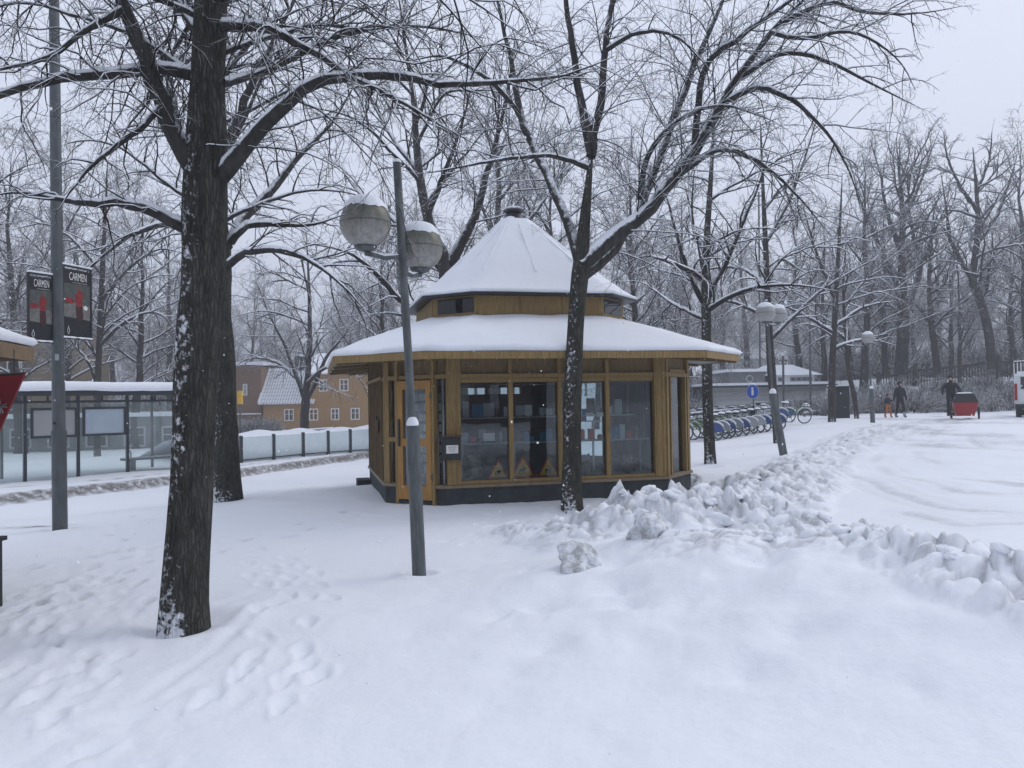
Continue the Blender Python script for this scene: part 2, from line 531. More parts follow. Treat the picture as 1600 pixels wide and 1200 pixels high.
M['picket'] = simple('picket_wood', (.055, .05, .042), .85, .3)
M['shrub'] = bark_mat('shrub_twig', (.045, .038, .033), thr=(.0, .55))
M['palewall'] = simple('pale_render_wall', (.50, .51, .51), .8, .12, 2)
M['hillgrass'] = simple('hill', (.3, .3, .3), .9)
M['cord'] = simple('wire', (.03, .03, .03), .6)
M['teal'] = simple('blue_goods', (.03, .20, .38), .6, .3)

# globe: cream plastic, darker towards the top, with grime streaks
def globe_mat():
    m, n, l, b = newmat('globe_plastic')
    t = noise_node(n, l, 7, 6, .7, sc=(1, 1, .25)); t2 = noise_node(n, l, 30, 4, .7, sc=(1, 1, .5))
    tc = n.new('ShaderNodeTexCoord'); sx = n.new('ShaderNodeSeparateXYZ'); l.new(tc.outputs['Object'], sx.inputs[0])
    mr = n.new('ShaderNodeMapRange'); mr.inputs[1].default_value = -.15; mr.inputs[2].default_value = .16
    l.new(sx.outputs[2], mr.inputs[0])
    a = n.new('ShaderNodeMath'); a.operation = 'MULTIPLY_ADD'; a.inputs[1].default_value = .6
    l.new(mr.outputs[0], a.inputs[0]); l.new(t.outputs[0], a.inputs[2])
    r = ramp(n, l, a.outputs[0], .45, 1.15, (.34, .33, .31), (.13, .13, .10))
    r2 = ramp(n, l, t2.outputs[0], .40, .55, (.55, .55, .52), (1, 1, 1))
    mx = n.new('ShaderNodeMix'); mx.data_type = 'RGBA'; mx.blend_type = 'MULTIPLY'; mx.inputs[0].default_value = .6
    l.new(r.outputs[0], mx.inputs[6]); l.new(r2.outputs[0], mx.inputs[7])
    l.new(mx.outputs[2], b.inputs['Base Color']); b.inputs['Roughness'].default_value = .45
    return m
M['globe'] = globe_mat()
M['globe_far'] = simple('globe_far', (.34, .34, .33), .5, .1, 6)

# ------------------------------------------------------------------ snow ground
def polydist(x, y, pts):
    """distance to a polyline, parameter (0..n-1) and side"""
    best = np.full(x.shape, 1e9); par = np.zeros(x.shape); side = np.zeros(x.shape)
    for i in range(len(pts) - 1):
        ax, ay = pts[i][:2]; bx, by = pts[i + 1][:2]
        dx, dy = bx - ax, by - ay; L2 = dx * dx + dy * dy
        t = np.clip(((x - ax) * dx + (y - ay) * dy) / L2, 0, 1)
        qx, qy = ax + t * dx, ay + t * dy
        d = np.hypot(x - qx, y - qy); m = d < best
        best = np.where(m, d, best); par = np.where(m, i + t, par)
        side = np.where(m, np.sign(dx * (y - ay) - dy * (x - ax)), side)
    return best, par, side

def G(px, py):
    p = ground_at(px, py); return (p[0], p[1])

B1 = [G(812, 838), G(890, 850), G(985, 842), (G(1075, 825)), G(1150, 800), G(1215, 765), G(1270, 722), G(1330, 694), G(1390, 668)]
B1h = [.14, .24, .30, .34, .33, .28, .20, .15, .08]
B1w = [.35, .6, .85, .9, 1.0, .9, .8, .9, 1.0]
B2 = [G(1150, 900), G(1260, 915), G(1370, 925), G(1460, 960), G(1560, 1010), G(1720, 1040)]
B2h = [.06, .06, .12, .22, .26, .27]
B2w = [.9, .6, .5, .5, .6, .7]

HOLLOW = [(*G(288, 975), .34), (*G(895, 800), .30), (*G(1110, 728), .26), (*G(656, 897), .15), (*G(94, 828), .2), (*G(356, 775), .5)]
MOUND = [G(1060, 900), G(1180, 915), G(1330, 935), G(1480, 990), G(1640, 1060)]
B3 = [G(905, 868), G(1000, 850), G(1110, 838), G(1190, 842), G(1260, 850), G(1330, 858), G(1400, 872), G(1470, 880)]
B3h = [.12, .24, .28, .30, .34, .26, .22, .16]
B3w = [.35, .55, .7, .7, .6, .55, .5, .5]
def track(pts, half=.0):
    return [G(*p) for p in pts]
RUT = [track([(1600, 800), (1480, 792), (1370, 762), (1310, 735), (1330, 705), (1400, 680), (1450, 655)]),
       track([(1600, 770), (1500, 768), (1400, 745), (1360, 722), (1380, 700), (1430, 676), (1480, 655)]),
       track([(1600, 735), (1500, 735), (1430, 715), (1440, 695), (1470, 672), (1510, 652)]),
       track([(1600, 815), (1500, 820), (1420, 800)]), track([(1600, 705), (1540, 700), (1500, 680)])]
SLED = [track([(0, 1060), (180, 940), (330, 830), (300, 790)]), track([(0, 1090), (120, 1010), (215, 960), (270, 900)]),
        track([(215, 1100), (330, 1020), (400, 960), (480, 925)]), track([(330, 1120), (385, 1085)]),
        track([(176, 900), (180, 850), (178, 800)]), track([(228, 900), (226, 850), (224, 810)]), track([(160, 1195), (205, 1165)])]
rs = np.random.RandomState(11)
FOOT = []
def trail(pts, n, jit=.16):
    P = [np.array(G(*p)) for p in pts]
    for k in range(n):
        t = k / max(1, n - 1) * (len(P) - 1); i = min(int(t), len(P) - 2); f = t - i
        q = P[i] * (1 - f) + P[i + 1] * f; dr = P[i + 1] - P[i]; dr = dr / np.linalg.norm(dr)
        nn = np.array([-dr[1], dr[0]])
        q = q + nn * (jit * (1 if k % 2 else -1)) + rs.randn(2) * .06
        FOOT.append((q[0], q[1], math.atan2(dr[1], dr[0]) + rs.randn() * .2, rs.uniform(.008, .022)))
trail([(0, 1085), (90, 1040), (180, 960), (250, 905)], 17)
trail([(0, 1010), (80, 960), (160, 905), (230, 860)], 18)
trail([(-10, 960), (60, 935), (120, 910)], 12)
trail([(20, 1130), (100, 1075), (160, 1030)], 9)
trail([(430, 1060), (440, 980), (470, 900), (430, 880), (330, 850)], 17)
trail([(500, 940), (440, 910), (420, 880)], 8)
trail([(150, 1200), (200, 1170)], 2)
trail([(560, 760), (480, 770), (400, 775)], 9)
trail([(150, 860), (190, 830), (230, 800)], 9)
trail([(0, 900), (130, 870), (250, 850)], 14)
trail([(390, 1100), (420, 1060), (450, 1030)], 6)
trail([(560, 800), (470, 830), (330, 860)], 12)
trail([(1180, 700), (1260, 690)], 8)
trail([(700, 850), (760, 830), (840, 810)], 9)

STRIP = [G(*q) for q in ((-160, 815), (0, 790), (140, 774), (275, 757), (430, 737), (570, 717), (660, 706))]
STRIP2 = [G(*q) for q in ((-160, 797), (0, 776), (140, 764), (275, 751), (430, 731), (570, 712), (660, 701))]
def snow_height(x, y, slush_and_gaps=None):
    r = np.hypot(x, y)
    near = 1 - smooth(r, 40, 90)
    z = terrain(x, y)
    z = z + .05 * fbm(x * .45, y * .45, 3, 3) * near + .035 * fbm(x * 1.5, y * 1.5, 5, 3) * near
    # broad drift right of the middle
    c = G(1300, 985)
    z = z + .20 * np.exp(-(((x - c[0]) / 1.7) ** 2 + ((y - c[1]) / 1.3) ** 2))
    c = G(1080, 900)
    z = z + .12 * np.exp(-(((x - c[0]) / 1.3) ** 2 + ((y - c[1]) / 1.2) ** 2))
    c = G(1380, 985); c2 = G(1230, 905)
    dm, pm, _ = polydist(x, y, MOUND)
    z = z + .26 * np.exp(-(dm / 1.25) ** 2) + .05 * np.exp(-(dm / 1.4) ** 2) * fbm(x * 1.3, y * 1.3, 15, 3) * 2
    # soft dimples of old footprints under fresh snow, right foreground
    f1, v1 = worley(x * 1.3, y * 1.3, 9)
    c = G(1200, 960); wgt = np.exp(-(((x - c[0]) / 2.4) ** 2 + ((y - c[1]) / 1.8) ** 2))
    z = z - .13 * wgt * (v1 > .35) * np.clip(1 - f1 / .42, 0, 1) ** 1.5
    dirt_and_gaps = np.zeros_like(z); brown = np.zeros_like(z)
    for pts, hs, ws, sd in ((B1, B1h, B1w, 1), (B2, B2h, B2w, 5), (B3, B3h, B3w, 13)):
        d, par, side = polydist(x + .25 * fbm(x * 1.1, y * 1.1, 31, 2), y + .25 * fbm(x * 1.1, y * 1.1, 37, 2), pts)
        h = np.interp(par, range(len(hs)), hs); wd = np.interp(par, range(len(ws)), ws)
        env = np.exp(-(d / wd) ** 2)
        e2 = np.clip(1 - (d / (wd * 1.25)) ** 2, 0, 1)
        z = z + env * h * .55
        wx = x + .10 * fbm(x * 2.2, y * 2.2, 61, 3); wy = y + .10 * fbm(x * 2.2, y * 2.2, 67, 3)
        for sc, am, k in ((2.3, .165, 0), (4.8, .135, 3), (10., .06, 6)):
            bdy, gap, v = slabs(wx * sc, wy * sc, sd + k)
            z = z + e2 ** .5 * am * (h / .4) ** .7 * bdy * smooth(v, .12, .35)
            if k < 6: dirt_and_gaps = np.maximum(dirt_and_gaps, e2 * (1 - smooth(gap, .02, .22)) * (.9 if k == 0 else .7))  # grey laid into the gaps between the blocks
        z = z + e2 * .05 * fbm(x * 4.5, y * 4.5, sd + 40, 3) + e2 * .03 * fbm(x * 14, y * 14, sd + 44, 2)
    z = z + wgt * (.045 * fbm(x * 2.4, y * 2.4, 19, 4) - .05 * np.abs(fbm(x * 1.7, y * 1.7, 23, 3)))
    # ruts on the road
    rd = np.zeros_like(z)
    for pts in RUT:
        d, par, side = polydist(x + .2 * vnoise(x * .6, y * .6, 51), y + .3 * vnoise(x * .5, y * .5, 57), pts)
        g = (np.exp(-(d / .15) ** 2) + .25 * np.exp(-((d - .38) / .10) ** 2)) * smooth(fbm(x * .8 + 3, y * .8, 63, 3), -.45, .35)
        z = z - .024 * g + .008 * np.exp(-((d - .22) / .08) ** 2) * g
        rd = np.maximum(rd, np.clip(g, 0, 1))
    road = smooth(x - .30 * y, 3.2, 5.2) * smooth(y, 11, 15) * (1 - smooth(y, 42, 50))
    z = z + road * (.035 * fbm(x * 2.0 + y * .6, y * .8, 71, 4) + .02 * fbm(x * 7, y * 3, 75, 2))
    dirt_and_gaps = np.maximum(dirt_and_gaps, np.clip(rd * .45 + road * .55 * smooth(fbm(x * .9 + y * .4, y * .35, 77, 4), .05, .5), 0, .75))
    for pts in SLED:
        d, par, side = polydist(x, y, pts)
        brk = smooth(fbm(x * 1.6, y * 1.6, 93, 3), -.4, .3)
        z = z - .013 * brk * np.exp(-(d / .05) ** 2) + .006 * brk * np.exp(-((d - .10) / .045) ** 2)
        z = z - .012 * brk * np.exp(-((d - .42) / .05) ** 2) * (side > 0)
    # footprints
    for fx, fy, a, dep in FOOT:
        m = (np.abs(x - fx) < .4) & (np.abs(y - fy) < .4)
        if not m.any(): continue
        dx = x[m] - fx; dy = y[m] - fy
        u = dx * math.cos(a) + dy * math.sin(a); v = -dx * math.sin(a) + dy * math.cos(a)
        q = (u / .135) ** 2 + (v / (.052 + .012 * np.sign(u))) ** 2
        z[m] += -dep * (.7 if fy < 4.2 else 1.5) * np.exp(-q ** 2.6) + .010 * np.exp(-((np.sqrt(q) - 1.5) / .35) ** 2)
        if dep > .017 and fx < -2.5: dirt_and_gaps[m] = np.maximum(dirt_and_gaps[m], .7 * np.exp(-q * 1.8))
    # melt hollows round trunks and poles, rough crust, faint ripples
    for hx, hy, hr in HOLLOW:
        dd = np.hypot(x - hx, y - hy); z = z - .045 * np.exp(-(dd / hr) ** 4) + .018 * np.exp(-((dd - hr * 1.35) / (hr * .4)) ** 2) * (1 + fbm(x * 5, y * 5, 97, 2))
    z = z + near * (.006 * fbm(x * 9, y * 9, 99, 3) + .012 * np.clip(fbm(x * 4.2, y * 4.2, 101, 3) - .35, 0, 1))
    # sheltered hollow round the kiosk and the trunks
    d = np.hypot(x - .09, y - 15.85)
    z = z + .06 * np.exp(-((d - 3.1) / .8) ** 2) * (1 - smooth(x, 1.0, 2.0))
    # platform edge: brown wet strip in front of the shelter
    s = -0.785 * x + 0.62 * y
    sn = s + .10 * fbm(x * 1.2, y * 1.2, 83, 3)
    left = 1 - smooth(x, -1.5, 1.0)
    wob = .12 * fbm(x * 1.2, y * 1.2, 83, 3)
    d1, _, sd1 = polydist(x + wob, y + wob, STRIP); d1 = d1 * sd1      # positive on the far side
    strip = np.exp(-((d1 - .02) / .20) ** 4) * left
    z = z + .20 * smooth(d1, -.14, .16) * (1 - smooth(s, 30, 34)) * left + .04 * np.exp(-((d1 + .8) / .3) ** 2) * left * fbm(x * 3, y * 3, 85, 2)
    brown = np.maximum(brown, strip)
    d2, _, _ = polydist(x + wob * .4, y + wob * .4, STRIP2)
    strip2 = np.exp(-(d2 / .07) ** 2) * left
    brown = np.maximum(brown, strip2 * .9)
    st3 = np.exp(-(((x + 7.3) / .5) ** 2 + ((y - 12.2) / .12) ** 2)); brown = np.maximum(brown, st3)
    return z, dirt_and_gaps, brown

def make_ground():
    th = np.concatenate([np.linspace(-46, 46, 470), np.linspace(46, 314, 70)[1:-1]])
    th = np.radians(90 - th)
    r = np.concatenate([[.35], np.geomspace(1.2, 7.5, 190)[:-1], np.geomspace(7.5, 19, 200)[:-1], np.geomspace(19, 70, 120), np.geomspace(73, 590, 44)])
    T, RR = np.meshgrid(th, r)
    x = (RR * np.cos(T)).ravel(); y = (RR * np.sin(T)).ravel()
    z, dirt_and_gaps, brown = snow_height(x, y)
    nt_, nr = len(th), len(r)
    i = np.arange(nr - 1)[:, None] * nt_; j = np.arange(nt_)[None, :]; j2 = (j + 1) % nt_
    a = (i + j).ravel(); b = (i + j2).ravel(); c = (i + nt_ + j2).ravel(); d = (i + nt_ + j).ravel()
    Fq = np.stack([a, d, c, b], 1)
    V = np.stack([x, y, z], 1)
    o = mesh_np('snowy_ground', V, Fq[:, ::-1] if False else Fq, M['ground'], attr={'slush_and_gaps': dirt_and_gaps, 'brown': brown})
    # centre disc
    me = o.data
    if me.polygons[1000].normal.z < 0: me.flip_normals()
    tag(o, 'snow covered ground with footprints and ploughed ridges', None, None, 'structure')
    mb = MB(); n = 24
    mb.add([(0.35 * math.cos(k * math.tau / n), .35 * math.sin(k * math.tau / n), -.03) for k in range(n)], [tuple(range(n))])
    g2 = mb.build('snow_under_foot', M['ground']); tag(g2, kind='structure')
    return o
make_ground()

def gz(x, y):
    a, _, _ = snow_height(np.array([float(x)]), np.array([float(y)])); return float(a[0])

# ------------------------------------------------------------------ kiosk
KC = (0.09, 15.85); KROT = R(14.0)
def build_kiosk():
    K = empty('kiosk', (KC[0], KC[1], 0), KROT, 'ochre eight sided wooden kiosk with tiered snowy roof and glass walls', 'kiosk')
    H, c = 2.747, .836
    def octv(o, z, k=1.0):
        h = H + o; u = H - c + (math.sqrt(2) - 1) * o
        P = [(-u, -h), (u, -h), (h, -u), (h, u), (u, h), (-u, h), (-h, u), (-h, -u)]
        return [(x * k, y * k, z) for x, y in P]
    V = [(p[0], p[1]) for p in octv(0, 0)]
    faces = [(V[i], V[(i + 1) % 8]) for i in range(8)]   # 0 front,1 right corner,2 right,3,4 back,5,6 left,7 door corner
    def fp(f, s, z, o):
        (ax, ay), (bx, by) = faces[f]; L = math.hypot(bx - ax, by - ay)
        tx, ty = (bx - ax) / L, (by - ay) / L; nx, ny = ty, -tx
        return (ax + tx * s + nx * o, ay + ty * s + ny * o, z)
    def flen(f):
        (ax, ay), (bx, by) = faces[f]; return math.hypot(bx - ax, by - ay)
    def wb(mb, f, s0, s1, z0, z1, o0, o1):
        P = []
        for z in (z0, z1):
            P += [fp(f, s0, z, o1), fp(f, s1, z, o1), fp(f, s1, z, o0), fp(f, s0, z, o0)]
        mb.hexa(P); return mb
    def loft(name, rings, mat, parent=K, sm=False, n=1, disp=0.0, cap=(True, True), seed=0):
        """rings: lists of 8 corner points; n subdivisions per side"""
        vs = []; rn = np.random.RandomState(seed)
        for ri, rg in enumerate(rings):
            for i in range(8):
                a = Vector(rg[i]); b = Vector(rg[(i + 1) % 8])
                for k in range(n):
                    p = a.lerp(b, k / n)
                    if disp:
                        q = np.array([p.x * 2.1, p.y * 2.1 + p.z * 3])
                        dd = disp * float(fbm(np.array([q[0]]), np.array([q[1]]), seed, 3)[0])
                        p = p + Vector((0, 0, dd)) + Vector((p.x, p.y, 0)).normalized() * dd * .8
                    vs.append(p)
        m = 8 * n; fs = []
        for i in range(len(rings) - 1):
            for k in range(m):
                fs.append((i * m + k, i * m + (k + 1) % m, (i + 1) * m + (k + 1) % m, (i + 1) * m + k))
        mb = MB(); mb.add(vs, fs, sm)
        if cap[0]: mb.add(vs[:m], [tuple(reversed(range(m)))])
        if cap[1]: mb.add(vs[-m:], [tuple(range(m))])
        return mb.build(name, mat, parent)
    # plinth and sill
    loft('plinth', [octv(.02, -.35), octv(.02, .31)], M['plinth'])
    loft('sill', [octv(.055, .313), octv(.055, .36), octv(.03, .368)], M['sill'])
    loft('floor', [octv(-.12, .372), octv(-.12, .385)], M['inner'])
    mb = MB(); wb(mb, 6, -.1, .45, -.3, .10, .03, .30); mb.build('step', M['plinth'], K)
    # head beam / frieze band
    def ring_wall(name, o0, o1, z0, z1, mat):
        A, B = octv(o1, z0), octv(o1, z1); C, D = octv(o0, z1), octv(o0, z0)
        return loft(name, [A, B, C, D, A], mat, cap=(False, False))
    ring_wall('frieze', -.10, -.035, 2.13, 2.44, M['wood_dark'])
    ring_wall('head_rail', -.09, .035, 2.06, 2.128, M['wood'])
    GZ0, GZ1 = .37, 2.058
    def pane(f, s0, s1, z0=GZ0, z1=GZ1, mat='glass', name='window_pane'):
        mb = MB(); wb(mb, f, s0, s1, z0, z1, -.055, -.045); return mb.build(name, M[mat], K)
    def post(f, s, wd, z0=.37, z1=2.06, o0=-.08, o1=.03, name='mullion', mat='wood'):
        mb = MB(); wb(mb, f, s - wd / 2, s + wd / 2, z0, z1, o0, o1)
        return mb.build(name, M[mat], K)
    def fullpost(f, s, wd, name='post'):
        mb = MB(); wb(mb, f, s - wd / 2, s + wd / 2, .37, 2.44, -.10, .05)
        # shallow grooves as raised fillets
        for q in (-.28, .28):
            wb(mb, f, s + q * wd - .012, s + q * wd + .012, .37, 2.44, .05, .062)
        return mb.build(name, M['wood'], K)
    for f in range(8):
        L = flen(f)
        if f in (0, 2, 4):
            fullpost(f, .16, .22); fullpost(f, L - .12, .2)
            n = 4; s0, s1 = .27, L - .22; st = (s1 - s0) / n
            for i in range(n):
                pane(f, s0 + i * st + (.035 if i else 0), s0 + (i + 1) * st - (.035 if i < n - 1 else 0))
                if i: post(f, s0 + i * st, .07)
                if i:
                    mb = MB(); wb(mb, f, s0 + i * st - .03, s0 + i * st + .03, 2.13, 2.44, -.035, .02)
                    mb.build('frieze_batten', M['wood'], K)
            mb = MB(); wb(mb, f, s0, s1, .372, .42, -.085, .02); mb.build('bottom_rail', M['wood'], K)
            mb = MB(); wb(mb, f, s0, s1, 1.99, 2.056, -.085, .015); mb.build('top_rail', M['wood'], K)
            if f == 4:
                for i in (0, 3):
                    mb = MB(); wb(mb, f, s0 + i * st, s0 + (i + 1) * st, .37, 2.05, -.16, -.12); mb.build('back_panel', M['inner'], K)
        elif f in (1, 3, 5):
            post(f, .05, .09, z1=2.44, name='post'); post(f, L - .06, .1, z1=2.44, name='post')
            post(f, .21, .05); post(f, L - .20, .05)
            pane(f, .24, L - .225); pane(f, .1, .185); pane(f, L - .175, L - .11)
            mb = MB(); wb(mb, f, .2, L - .2, 2.13, 2.19, -.035, .02); mb.build('frieze_batten', M['wood'], K)
        elif f == 6:
            # slatted screen, boards stand on edge
            n = 9; s0, s1 = .1, L - .1
            post(f, .05, .1, z1=2.44, name='post'); post(f, L - .06, .12, z1=2.44, name='post')
            for i in range(n):
                s = s0 + (i + .7) * (s1 - s0) / (n + .4)
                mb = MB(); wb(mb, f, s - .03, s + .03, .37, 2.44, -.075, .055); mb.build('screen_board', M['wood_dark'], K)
            mb = MB(); wb(mb, f, s0, s1, 2.08, 2.13, .036, .075); mb.build('screen_rail', M['wood'], K)
            for i in range(3):
                a = s0 + i * (s1 - s0) / 3
                mb = MB(); wb(mb, f, a + .01, a + (s1 - s0) / 3 - .01, .37, 2.1, -.13, -.12)
                mb.build('window_pane', M['glass'], K)
        elif f == 7:
            post(f, .045, .09, z1=2.44, name='post')
            # side light with a middle bar
            pane(f, .09, .25, .37, 1.05); pane(f, .09, .25, 1.12, 2.05)
            post(f, .17, .17, 1.05, 1.12, name='side_light_bar')
            post(f, .275, .06, .02, 2.44, name='door_jamb', o1=.064); post(f, L - .17, .05, .02, 2.44, name='door_jamb', o1=.064)
            pane(f, L - .143, L - .02)
            mb = MB(); wb(mb, f, .31, L - .2, .0, .09, -.05, .045); mb.build('door_step', M['plinth'], K)
            # door leaf
            a, b = .31, L - .20
            mb = MB()
            st = .10
            wb(mb, f, a, a + st, .12, 2.04, -.03, .072); wb(mb, f, b - st, b, .12, 2.04, -.03, .072)
            wb(mb, f, a + st, b - st, 1.90, 2.04, -.03, .069); wb(mb, f, a + st, b - st, .12, .34, -.03, .069)
            wb(mb, f, a + st, b - st, .98, 1.10, -.03, .069)
            D = mb.build('door', M['door'], K)
            for z0, z1 in ((.34, .98), (1.10, 1.90)):
                mb = MB(); wb(mb, f, a + st, b - st, z0, z1, .03, .04); mb.build('door_pane', M['glass'], D)
            mb = MB(); wb(mb, f, a + .02, a + .055, .98, 1.42, .078, .10); mb.build('door_handle', M['black'], D)
            for zz in (.45, 1.75):
                mb = MB(); wb(mb, f, b - .005, b + .02, zz, zz + .09, .074, .09); mb.build('hinge', M['steel'], D)
    # lower roof
    E0 = .858
    zt, ze = 3.12, 2.445
    loft('roof', [octv(E0 - .02, ze - .04), octv(E0, ze), [(x * .512, y * .512, zt) for x, y, z in octv(E0, 0)]], M['black'], cap=(False, False))
    A = octv(E0, ze - .10)
    # fascia boards, one per side
    for i in range(8):
        o0, o1 = octv(E0 - .035, 0), octv(E0, 0)
        P = []
        for z in (ze - .115, ze - .002):
            P += [(*o1[i][:2], z), (*o1[(i + 1) % 8][:2], z), (*o0[(i + 1) % 8][:2], z), (*o0[i][:2], z)]
        MB().hexa(P).build('fascia_board', M['wood'], K)
    loft('soffit', [octv(-.05, 2.445), octv(.04, 2.442), octv(E0 - .036, 2.345), octv(E0 - .036, 2.365)], M['soffit'], cap=(False, False))
    for i in range(8):      # rafters under the eave
        a, b = octv(.05, 2.39), octv(E0 - .05, 2.325)
        for t in (.0, .33, .67):
            p = Vector(a[i]).lerp(Vector(a[(i + 1) % 8]), t); q = Vector(b[i]).lerp(Vector(b[(i + 1) % 8]), t)
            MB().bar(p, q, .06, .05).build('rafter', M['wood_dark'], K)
    k2 = .563
    def kring(k, z): return [(x * k, y * k, z) for x, y, _ in octv(E0, 0)]
    sn = [kring(.993, ze - .01), kring(1.008, ze + .03), kring(1.004, ze + .075), kring(.985, ze + .11), kring(.95, ze + .145)]
    for t in (.2, .4, .6, .8, 1.0):
        k = .95 + (.517 - .95) * t; sn.append(kring(k, ze + .145 + (zt + .07 - ze - .145) * t ** .93))
    loft('roof_snow', sn, M['snow_roof'], sm=True, n=14, disp=.034, cap=(False, False), seed=4)
    # clerestory band
    kb = .502
    loft('clerestory_wall', [kring(kb, 3.0), kring(kb, 3.56)], M['wood'], cap=(False, False))
    CV = kring(kb, 0)
    def cw(mb, i, s0, s1, z0, z1, o0, o1):
        a = Vector(CV[i]); b = Vector(CV[(i + 1) % 8]); L = (b - a).length; t = (b - a) / L; nn = Vector((t.y, -t.x, 0))
        P = []
        for z in (z0, z1):
            for s, o in ((s0, o1), (s1, o1), (s1, o0), (s0, o0)):
                q = a + t * (s * L) + nn * o; P.append((q.x, q.y, z))
        mb.hexa(P)
    for i in range(8):
        if i in (1, 3, 5, 7):
            mb = MB(); cw(mb, i, .12, .92, 3.24, 3.5, .0, .012); mb.build('clerestory_window', M['glass_dark'], K)
            mb = MB(); cw(mb, i, .0, 1, 3.17, 3.235, .0, .02); mb.build('clerestory_rail', M['wood'], K)
        else:
            for s0, s1 in ((.0, .33), (.335, .665), (.67, 1)):
                mb = MB(); cw(mb, i, s0 + .004, s1 - .004, 3.17, 3.52, .0, .015); mb.build('clerestory_panel', M['wood'], K)
        mb = MB(); cw(mb, i, -.01, 1.01, 3.05, 3.165, .0, .03); mb.build('flashing', M['black'], K)
    ue = 3.53
    loft('upper_roof', [kring(kb, ue + .0), kring(k2, ue - .01), kring(k2, ue + .03), kring(k2 * .93, ue + .06), kring(.06, 4.95)], M['black'], cap=(False, True))
    sn = [kring(k2 * .985, ue + .03), kring(k2 * 1.012, ue + .05), kring(k2 * 1.006, ue + .085), kring(k2 * .97, ue + .115)]
    for t in np.linspace(.08, 1, 12):
        k = k2 * .97 + (.075 - k2 * .97) * t
        sn.append(kring(k, ue + .115 + (5.26 - ue - .115) * (t ** 1.06)))
    loft('upper_roof_snow', sn, M['snow_roof'], sm=True, n=8, disp=.022, cap=(False, True), seed=9)
    # standing seams showing through the snow
    for i in range(8):
        for t in (.0, .5):
            pts = []
            for rg in sn[6:-1]:
                p_ = Vector(rg[i]).lerp(Vector(rg[(i + 1) % 8]), t); pts.append(p_ + Vector((0, 0, -.006 if t else -.012)))
            MB().tube(pts, .020 if t else .024, 6).build('roof_seam', M['snow_roof'], K)
    # vent cap
    mb = MB(); mb.lathe((0, 0, 5.12), [(.24, 0), (.19, .12), (.155, .24), (.15, .30)], 24); vc = mb.build('vent', M['black'], K)
    mb = MB(); mb.lathe((0, 0, 5.42), [(.15, 0), (.21, .02), (.205, .04), (.12, .06)], 24); mb.build('vent_cap', M['black'], vc)
    mb = MB(); mb.lathe((0, 0, 5.485), [(.19, 0), (.195, .02), (.14, .045), (.02, .055)], 24); mb.build('vent_snow', M['snow'], vc)
    mb = MB(); mb.ball((-.10, -.14, 5.22), .12, 12, 8, .9); mb.ball((.02, -.17, 5.20), .09, 12, 8); mb.build('vent_snow', M['snow'], vc)
    # ceiling and dark core
    loft('ceiling', [octv(-.13, 2.43), octv(-.13, 2.46)], M['inner'])
    # interior: counter, core cabinet, shelves
    def Lw(x, y, z):     # local -> world
        ca, sa = math.cos(KROT), math.sin(KROT)
        return (KC[0] + x * ca - y * sa, KC[1] + x * sa + y * ca, z)
    mb = MB(); mb.box((0, .9, 1.1), (1.9, .8, 1.45)); mb.box((.0, -.3, .75), (1.6, .5, .72))
    t = mb.build('shop_counter', M['inner']); t.location = (KC[0], KC[1], 0); t.rotation_euler = (0, 0, KROT)
    tag(t, 'dark shop counter and cabinet inside the glass kiosk', 'counter')
    sh = empty('display_shelf', (KC[0], KC[1], 0), KROT, 'long pale shelf of goods across the kiosk front windows', 'shelf')
    mb = MB(); mb.box((.1, -2.25, .985), (3.3, .30, .025)); mb.build('shelf_board', M['shelf'], sh)
    mb = MB(); mb.box((.1, -2.25, .392), (3.4, .5, .02)); mb.build('shelf_board', M['shelf'], sh)
    for x in (-1.5, -.6, .25, 1.1, 1.7):
        MB().box((x, -2.12, .68), (.03, .03, .6)).build('bracket', M['shelf'], sh)
    rn = random.Random(3)
    # small goods on the shelf
    for k in range(22):
        x = -1.5 + 3.2 * (k + rn.random() * .5) / 22; h = rn.uniform(.07, .22)
        kind = rn.choice(['jar', 'box', 'card'])
        mb = MB()
        if kind == 'jar': mb.lathe((x, -2.25, 1.0), [(.04, 0), (.045, .02), (.045, h * .8), (.028, h * .9), (.028, h)], 12)
        elif kind == 'box': mb.box((x, -2.25, 1.0 + h / 2), (.09, .09, h), rn.random()); mb.box((x, -2.25, 1.0 + h + .012), (.094, .094, .02), rn.random())
        else: mb.bar((x, -2.28, 1.0), (x, -2.22, 1.0 + h), .11, .006)
        o = mb.build('souvenir', M[rn.choice(['paper', 'shelf', 'teal', 'plush2', 'poster_back', 'signred'])])
        o.location = (KC[0], KC[1], 0); o.rotation_euler = (0, 0, KROT)
        tag(o, 'small souvenir on the shelf behind the kiosk windows', 'souvenir', 'small souvenirs on the kiosk shelf')
    for k in range(16):
        x = -1.4 + 3.0 * (k + rn.random() * .6) / 16; h = rn.uniform(.08, .3)
        mb = MB(); mb.box((x, -1.75, 1.42 + h / 2), (rn.uniform(.06, .2), .02, h), rn.uniform(-.2, .2)); mb.box((x, -1.74, 1.41), (.03, .03, .02))
        o = mb.build('hanging_print', M[rn.choice(['paper', 'poster_back', 'shelf', 'teal', 'brown', 'lightwall', 'plush2'])])
        o.location = (KC[0], KC[1], 0); o.rotation_euler = (0, 0, KROT)
        tag(o, 'framed print or box on the upper shelf inside the kiosk', 'print', 'prints on the upper kiosk shelf')
    MB().box((.1, -1.74, 1.395), (3.3, .22, .02)).build('shelf_board', M['shelf'], sh)
